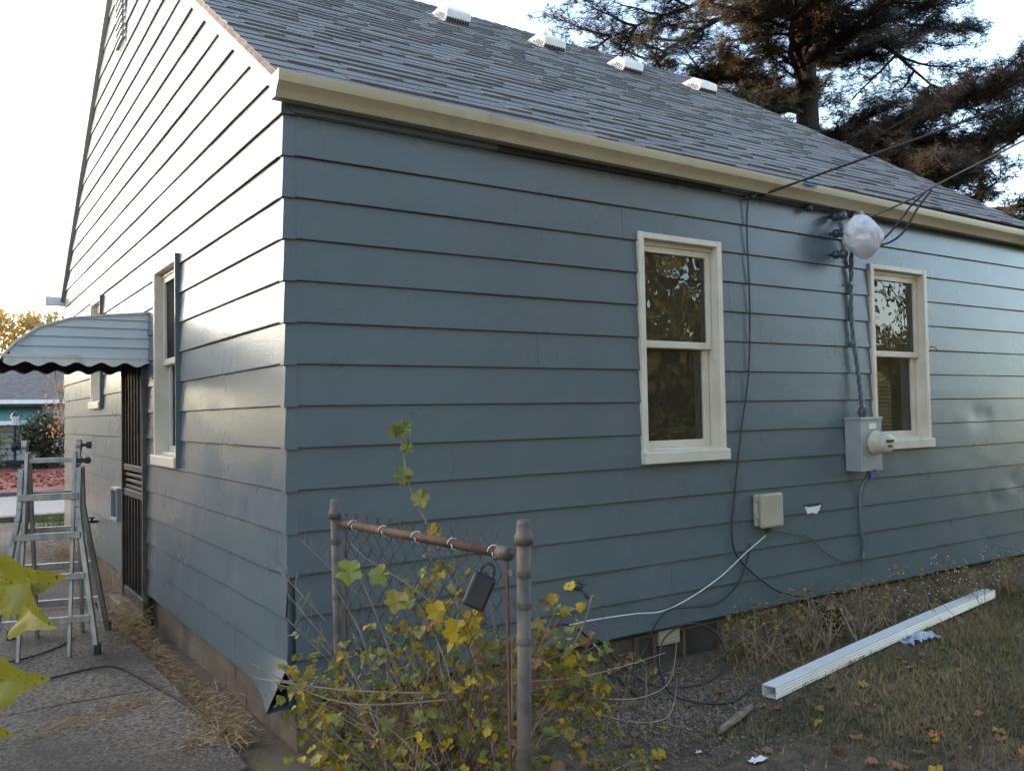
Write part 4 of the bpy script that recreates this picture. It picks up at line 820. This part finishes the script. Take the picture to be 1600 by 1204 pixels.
cable('power_cord', [(-1.3, 2.75, -.235), (-.95, 2.72, -.235), (-.7, 2.9, -.235), (-.55, 3.15, -.235)], .006, 'rubber', 'thin dark cord on the concrete under the ladder')
# ------------------------------------------------------------------ pine behind the house
rg = random.Random(8)
pt = thing('pine_tree', 'large dark pine tree with browning needles towering behind the house roof', 'tree', (16.5, 9.6, -.3)); tb = B()
trunk = [Vector((.25 * math.sin(z * .3), .2 * math.cos(z * .25), z)) for z in range(0, 22)]; tb.tube(trunk, [.42 - .016 * i for i in range(22)], 9)
tuft = [[], []]; lb_ = B()
def limb(p, d, L, r, depth, tone):
    pts = [p]; q = p.copy(); dd_ = d.copy(); n = 7
    for i in range(n):
        dd_ = (dd_ + Vector((rg.gauss(0, .13), rg.gauss(0, .13), rg.gauss(.015, .10)))).normalized(); q = q + dd_ * L / n; pts.append(q.copy())
    lb_.tube(pts, [max(.008, r * (1 - .85 * i / n)) for i in range(n + 1)], 5 if depth < 2 else 3)
    for i in range(1, n + 1):
        if depth < 2:
            for s_ in (-1, 1):
                if rg.random() < .86:
                    sd2 = dd_.cross(Vector((0, 0, 1))).normalized() * s_; nd_ = (dd_ * .65 + sd2 * rg.uniform(.5, 1) + Vector((0, 0, rg.uniform(-.25, .3)))).normalized(); limb(pts[i], nd_, L * rg.uniform(.24, .40), r * .42, depth + 1, tone)
        else:
            for _ in range(3):
                tuft[tone if rg.random() < .8 else 1 - tone].append((pts[i] + Vector((rg.gauss(0, .07), rg.gauss(0, .07), rg.gauss(0, .07))), dd_.copy()))
for i in range(11):
    a = rg.uniform(-1.2, -.1) if i < 7 else rg.uniform(2.4, 3.6); p = trunk[7].copy(); p.z = rg.uniform(5.5, 8.2) if i < 7 else rg.uniform(7, 12)
    limb(p, Vector((math.cos(a), math.sin(a), rg.uniform(-.12, .06))).normalized(), rg.uniform(4.5, 6.8), .11, 0, 0 if rg.random() < .6 else 1)
for z in range(9, 41):
    zz = z * .5; nb = 2 if z % 2 else 1
    for i in range(nb):
        a = rg.uniform(0, 6.283); Lb = rg.uniform(3.2, 6.2) * (1 - max(0, zz - 12) / 14) * (1.0 if zz > 6 else .8); p = trunk[min(int(zz), 21)].copy(); p.z = zz
        limb(p, Vector((math.cos(a), math.sin(a), rg.uniform(-.18, .22))).normalized(), Lb, .10, 0, 0 if rg.random() < .72 else 1)
tb.build('trunk', 'bark', pt, True); lb_.build('limbs', 'bark', pt)
for tone, m_ in ((0, 'needle'), (1, 'needleg')):
    b = B()
    for p, d in tuft[tone]:
        for k in range(9):
            v = (d * .5 + Vector((rg.gauss(0, .7), rg.gauss(0, .7), rg.gauss(0, .6)))).normalized(); l = rg.uniform(.12, .24); s_ = v.orthogonal().normalized() * .010
            b.add([p - s_, p + s_, p + v * l], [(0, 1, 2)])
    stuff(b.build('crown', m_, pt))
print('pine tufts', len(tuft[0]), len(tuft[1]))
# ------------------------------------------------------------------ other trees
def leaf_tree(name, label, base, h, rad, n, m_, lsz, trunk_r=.18, group=None, cz=.62, squash=.8):
    t = thing(name, label, 'tree', base, group); b = B(); b.tube(spline([(0, 0, 0), (.1 * rad, .05, h * .4), (-.05, 0, h * .85)], 6), [trunk_r * (1 - .8 * i / 12) for i in range(13)], 7); cl = []
    for i in range(26):
        d = Vector((rg.gauss(0, 1), rg.gauss(0, 1), rg.gauss(0, 1))).normalized() * rg.uniform(.35, 1) ** .6; c = Vector((d.x * rad, d.y * rad, h * cz + d.z * h * (1 - cz) * squash)); cl.append(c)
        p0 = Vector((0, 0, h * rg.uniform(.25, .6))); b.tube([p0, p0.lerp(c, .5) + Vector((0, 0, .1 * h * rg.uniform(-.3, .6))), c], [trunk_r * .35, trunk_r * .2, .01], 4)
    b.build('trunk', 'bark', t, True); b = B()
    for i in range(n):
        c = cl[rg.randrange(len(cl))]; p = c + Vector((rg.gauss(0, 1), rg.gauss(0, 1), rg.gauss(0, .8))) * rad * .22; u = Vector((rg.gauss(0, 1), rg.gauss(0, 1), rg.gauss(0, 1))).normalized(); v = u.orthogonal().normalized(); s_ = lsz * rg.uniform(.6, 1.3)
        b.add([p, p + (u + v * .5) * s_, p + u * 2 * s_, p + (u - v * .5) * s_], [(0, 1, 2, 3)])
    stuff(b.build('crown', m_, t)); return t
leaf_tree('golden_tree', 'golden leaved tree standing beyond the neighbouring dark roof', (.9, 44, -.3), 8.8, 1.6, 5000, 'gold', .10)
leaf_tree('golden_tree', 'shorter golden tree next to the white sky beyond the awning', (2.7, 43, -.3), 7.9, 1.0, 3000, 'gold', .10)
leaf_tree('evergreen_tree', 'dark green treetop peeking over the roof ridge between the vents', (8.3, 22, -.3), 13.4, 2.2, 3500, 'needleg', .12)
leaf_tree('red_tree', 'small tree with orange red leaves in front of the dark roofed house', (2.3, 23, -.3), 3.3, 1.2, 900, 'leaforange', .06, .06)
# surroundings behind the camera and to its left, seen only as reflections
for i, (x, y, h, r) in enumerate(((4.5, -12.5, 10, 3.8), (10.5, -10, 9.5, 3.4), (-4, -14, 11, 4.2), (20, -8.4, 9, 3.4), (-18, 22, 8, 3.2), (-26, 12, 9, 3.6), (-14, 34, 8, 3.2), (-32, 28, 10, 4))):
    leaf_tree('backyard_tree', ['leafy tree in the yard behind the viewer opposite the blue wall', 'leafy tree on the far side of the driveway'][i > 3], (x, y, -.3), h, r, 260 if i == 3 else 7000, 'leafo' if i < 4 or i % 2 else 'evergreen', .22, .25, ['trees opposite the long wall', 'trees across the driveway'][i > 3], .55, 1)
leaf_tree('reflection_bush', 'unseen round bush added to darken the right window reflection beyond the right end of the house', (15.5, -6.7, -.3), 2.7, 1.9, 4200, 'leafo', .14, .08, None, .5, .95)  # bush added out of view, darkens the lower right window's reflection
leaf_tree('reflection_bush', 'unseen wide olive bush added to fill the reflection in the left window of the long wall', (10.2, -7.6, -.3), 3.2, 2.4, 6500, 'leafo', .14, .08, None, .5, .95)  # second added bush, fills the sky gap in the left window's reflection
# bare branches by the far gutter
bt = thing('bare_tree', 'bare thin branched young tree behind the far end of the house', 'tree', (1.25, 18.2, -.3)); b = B()
def twig(p, d, L, r, k):
    q = p + d * L; b.tube([p, p.lerp(q, .5) + Vector((rg.gauss(0, .03), 0, 0)) * L, q], [r, r * .8, r * .5], 4)
    if k: 
        for j in range(3): twig(p.lerp(q, rg.uniform(.4, 1)), (d + Vector((rg.gauss(0, .4), rg.gauss(0, .4), rg.gauss(0, .2)))).normalized(), L * rg.uniform(.4, .65), r * .5, k - 1)
b.tube([(0, 0, 0), (-.05, 0, 1.6)], [.06, .05], 6)
for i in range(6): twig(Vector((-.05, 0, 1.0 + .1 * i)), Vector((rg.uniform(-.5, .35), rg.uniform(-.3, .3), 1)).normalized(), rg.uniform(2, 2.9), .032, 3)
b.build('trunk', 'twig', bt)
# ------------------------------------------------------------------ across the street
nh = thing('neighbour_house', 'low house across the street with dark roof and green awning', 'house', (0, 31, -.3))
b = B(); b.box((-9, 0, 0), (10, 8, 2.65)); nw = b.build('wall', 'pale', nh)
for i in range(12): b = B(); b.box((-9.02, -.02, .15 + i * .2), (10.02, 0, .165 + i * .2)); b.build('siding_line', 'mortar', nw)
b = B(); b.add([(-9.5, -.6, 2.45), (10.5, -.6, 2.45), (10.5, 4, 4.25), (-9.5, 4, 4.25), (-9.5, 8.6, 2.45), (10.5, 8.6, 2.45)], [(0, 1, 2, 3), (3, 2, 5, 4), (0, 3, 4), (1, 5, 2)]); b.build('roof', 'roofbrown', nh)
b = B(); b.box((-9.5, -.66, 2.33), (10.5, -.6, 2.47)); b.build('fascia', 'white', nh)
b = B(); b.prism([(-.02, 2.25), (-1.3, 1.75), (-1.3, 1.62), (-1.27, 1.62), (-.02, 2.1)], -4, 1.75, lambda y, z, x: (x, y, z)); na = b.build('awning', 'green', nh)
b = B(); b.box((-4, -1.33, 1.60), (1.75, -1.30, 1.74)); b.build('awning_edge', 'white', na)
for x in (-1.2, 3.0): 
    b = B(); b.box((x, -.05, .9), (x + 1.1, -.02, 2.0)); wn = b.build('window', 'white', nh); b = B(); b.box((x + .08, -.06, .98), (x + 1.02, -.05, 1.92)); b.build('pane', 'screen', wn)
b = B(); b.box((-4, -1.4, 0), (2.0, 0, .35)); b.build('porch', 'sheath', nh)
lpst = thing('lamp_post', 'black yard lamp post with white glass lantern across the street', 'lamp post', (.75, 28.3, -.15))
b = B(); b.tube([(0, 0, 0), (0, 0, 1.45)], .04, 8); b.lathe([(.09, 0), (.05, .1)], (0, 0, 0), 8); b.build('post', 'black', lpst)
b = B(); b.lathe([(.07, 1.47), (.13, 1.72), (.13, 1.74)], (0, 0, 0), 6); b.build('lantern', 'lampglass', lpst)
b = B(); b.lathe([(.15, 1.74), (.08, 1.84), (.02, 1.88), (.015, 1.93)], (0, 0, 0), 6); b.build('lantern_roof', 'black', lpst)
bush_ = leaf_tree('round_bush', 'dense dark green round bush in front of the house across the street', (1.75, 28.2, -.3), 2.0, .85, 5200, 'evergreen', .06, .05, None, .5, .95)
leaf_tree('light_bush', 'smaller yellow green bush beside the lamp post across the street', (-.25, 28.2, -.3), 1.5, .6, 2600, 'leafg', .05, .04, None, .5, .95)
b = B()
for i in range(9000):
    x, y = rg.uniform(-3.5, 3), rg.uniform(10.6, 12.85); q = noise.noise(Vector((x * .8, y * 1.2, 0)))
    if q < -.05: continue
    z = -.3; a = rg.uniform(0, 6.28); h_ = rg.uniform(.04, .12); b.add([(x, y, z), (x + .02 * math.cos(a), y + .02 * math.sin(a), z), (x + .05 * math.cos(a * 3), y + .05 * math.sin(a * 3), z + h_)], [(0, 1, 2)])
stuff(tag(b.build('verge_grass', 'grassgreen'), 'patchy green grass verge between the driveway and the street', 'grass'))

# unseen house added across the driveway: shades and is mirrored in the gable wall
dh = thing('added_shade_house', 'unseen brick house with dark roof added across the driveway to shade the gable wall', 'house', (-10, 5, -.3))
b = B(); b.box((-4.4, -7, 0), (4.4, 9, 3.0)); b.build('wall', 'brickwall', dh)
b = B(); b.add([(4.9, -7.4, 2.85), (4.9, 9.4, 2.85), (0, 9.4, 5.9), (0, -7.4, 5.9), (-4.9, -7.4, 2.85), (-4.9, 9.4, 2.85)], [(0, 1, 2, 3), (3, 2, 5, 4), (0, 3, 4), (1, 5, 2)]); b.build('roof', 'roofbrown', dh)
for y in (-4, 0, 5):
    b = B(); b.box((4.38, y, 1.0), (4.43, y + 1.1, 2.3)); wn = b.build('window', 'white', dh); b = B(); b.box((4.42, y + .08, 1.08), (4.44, y + 1.02, 2.22)); b.build('pane', 'screen', wn)
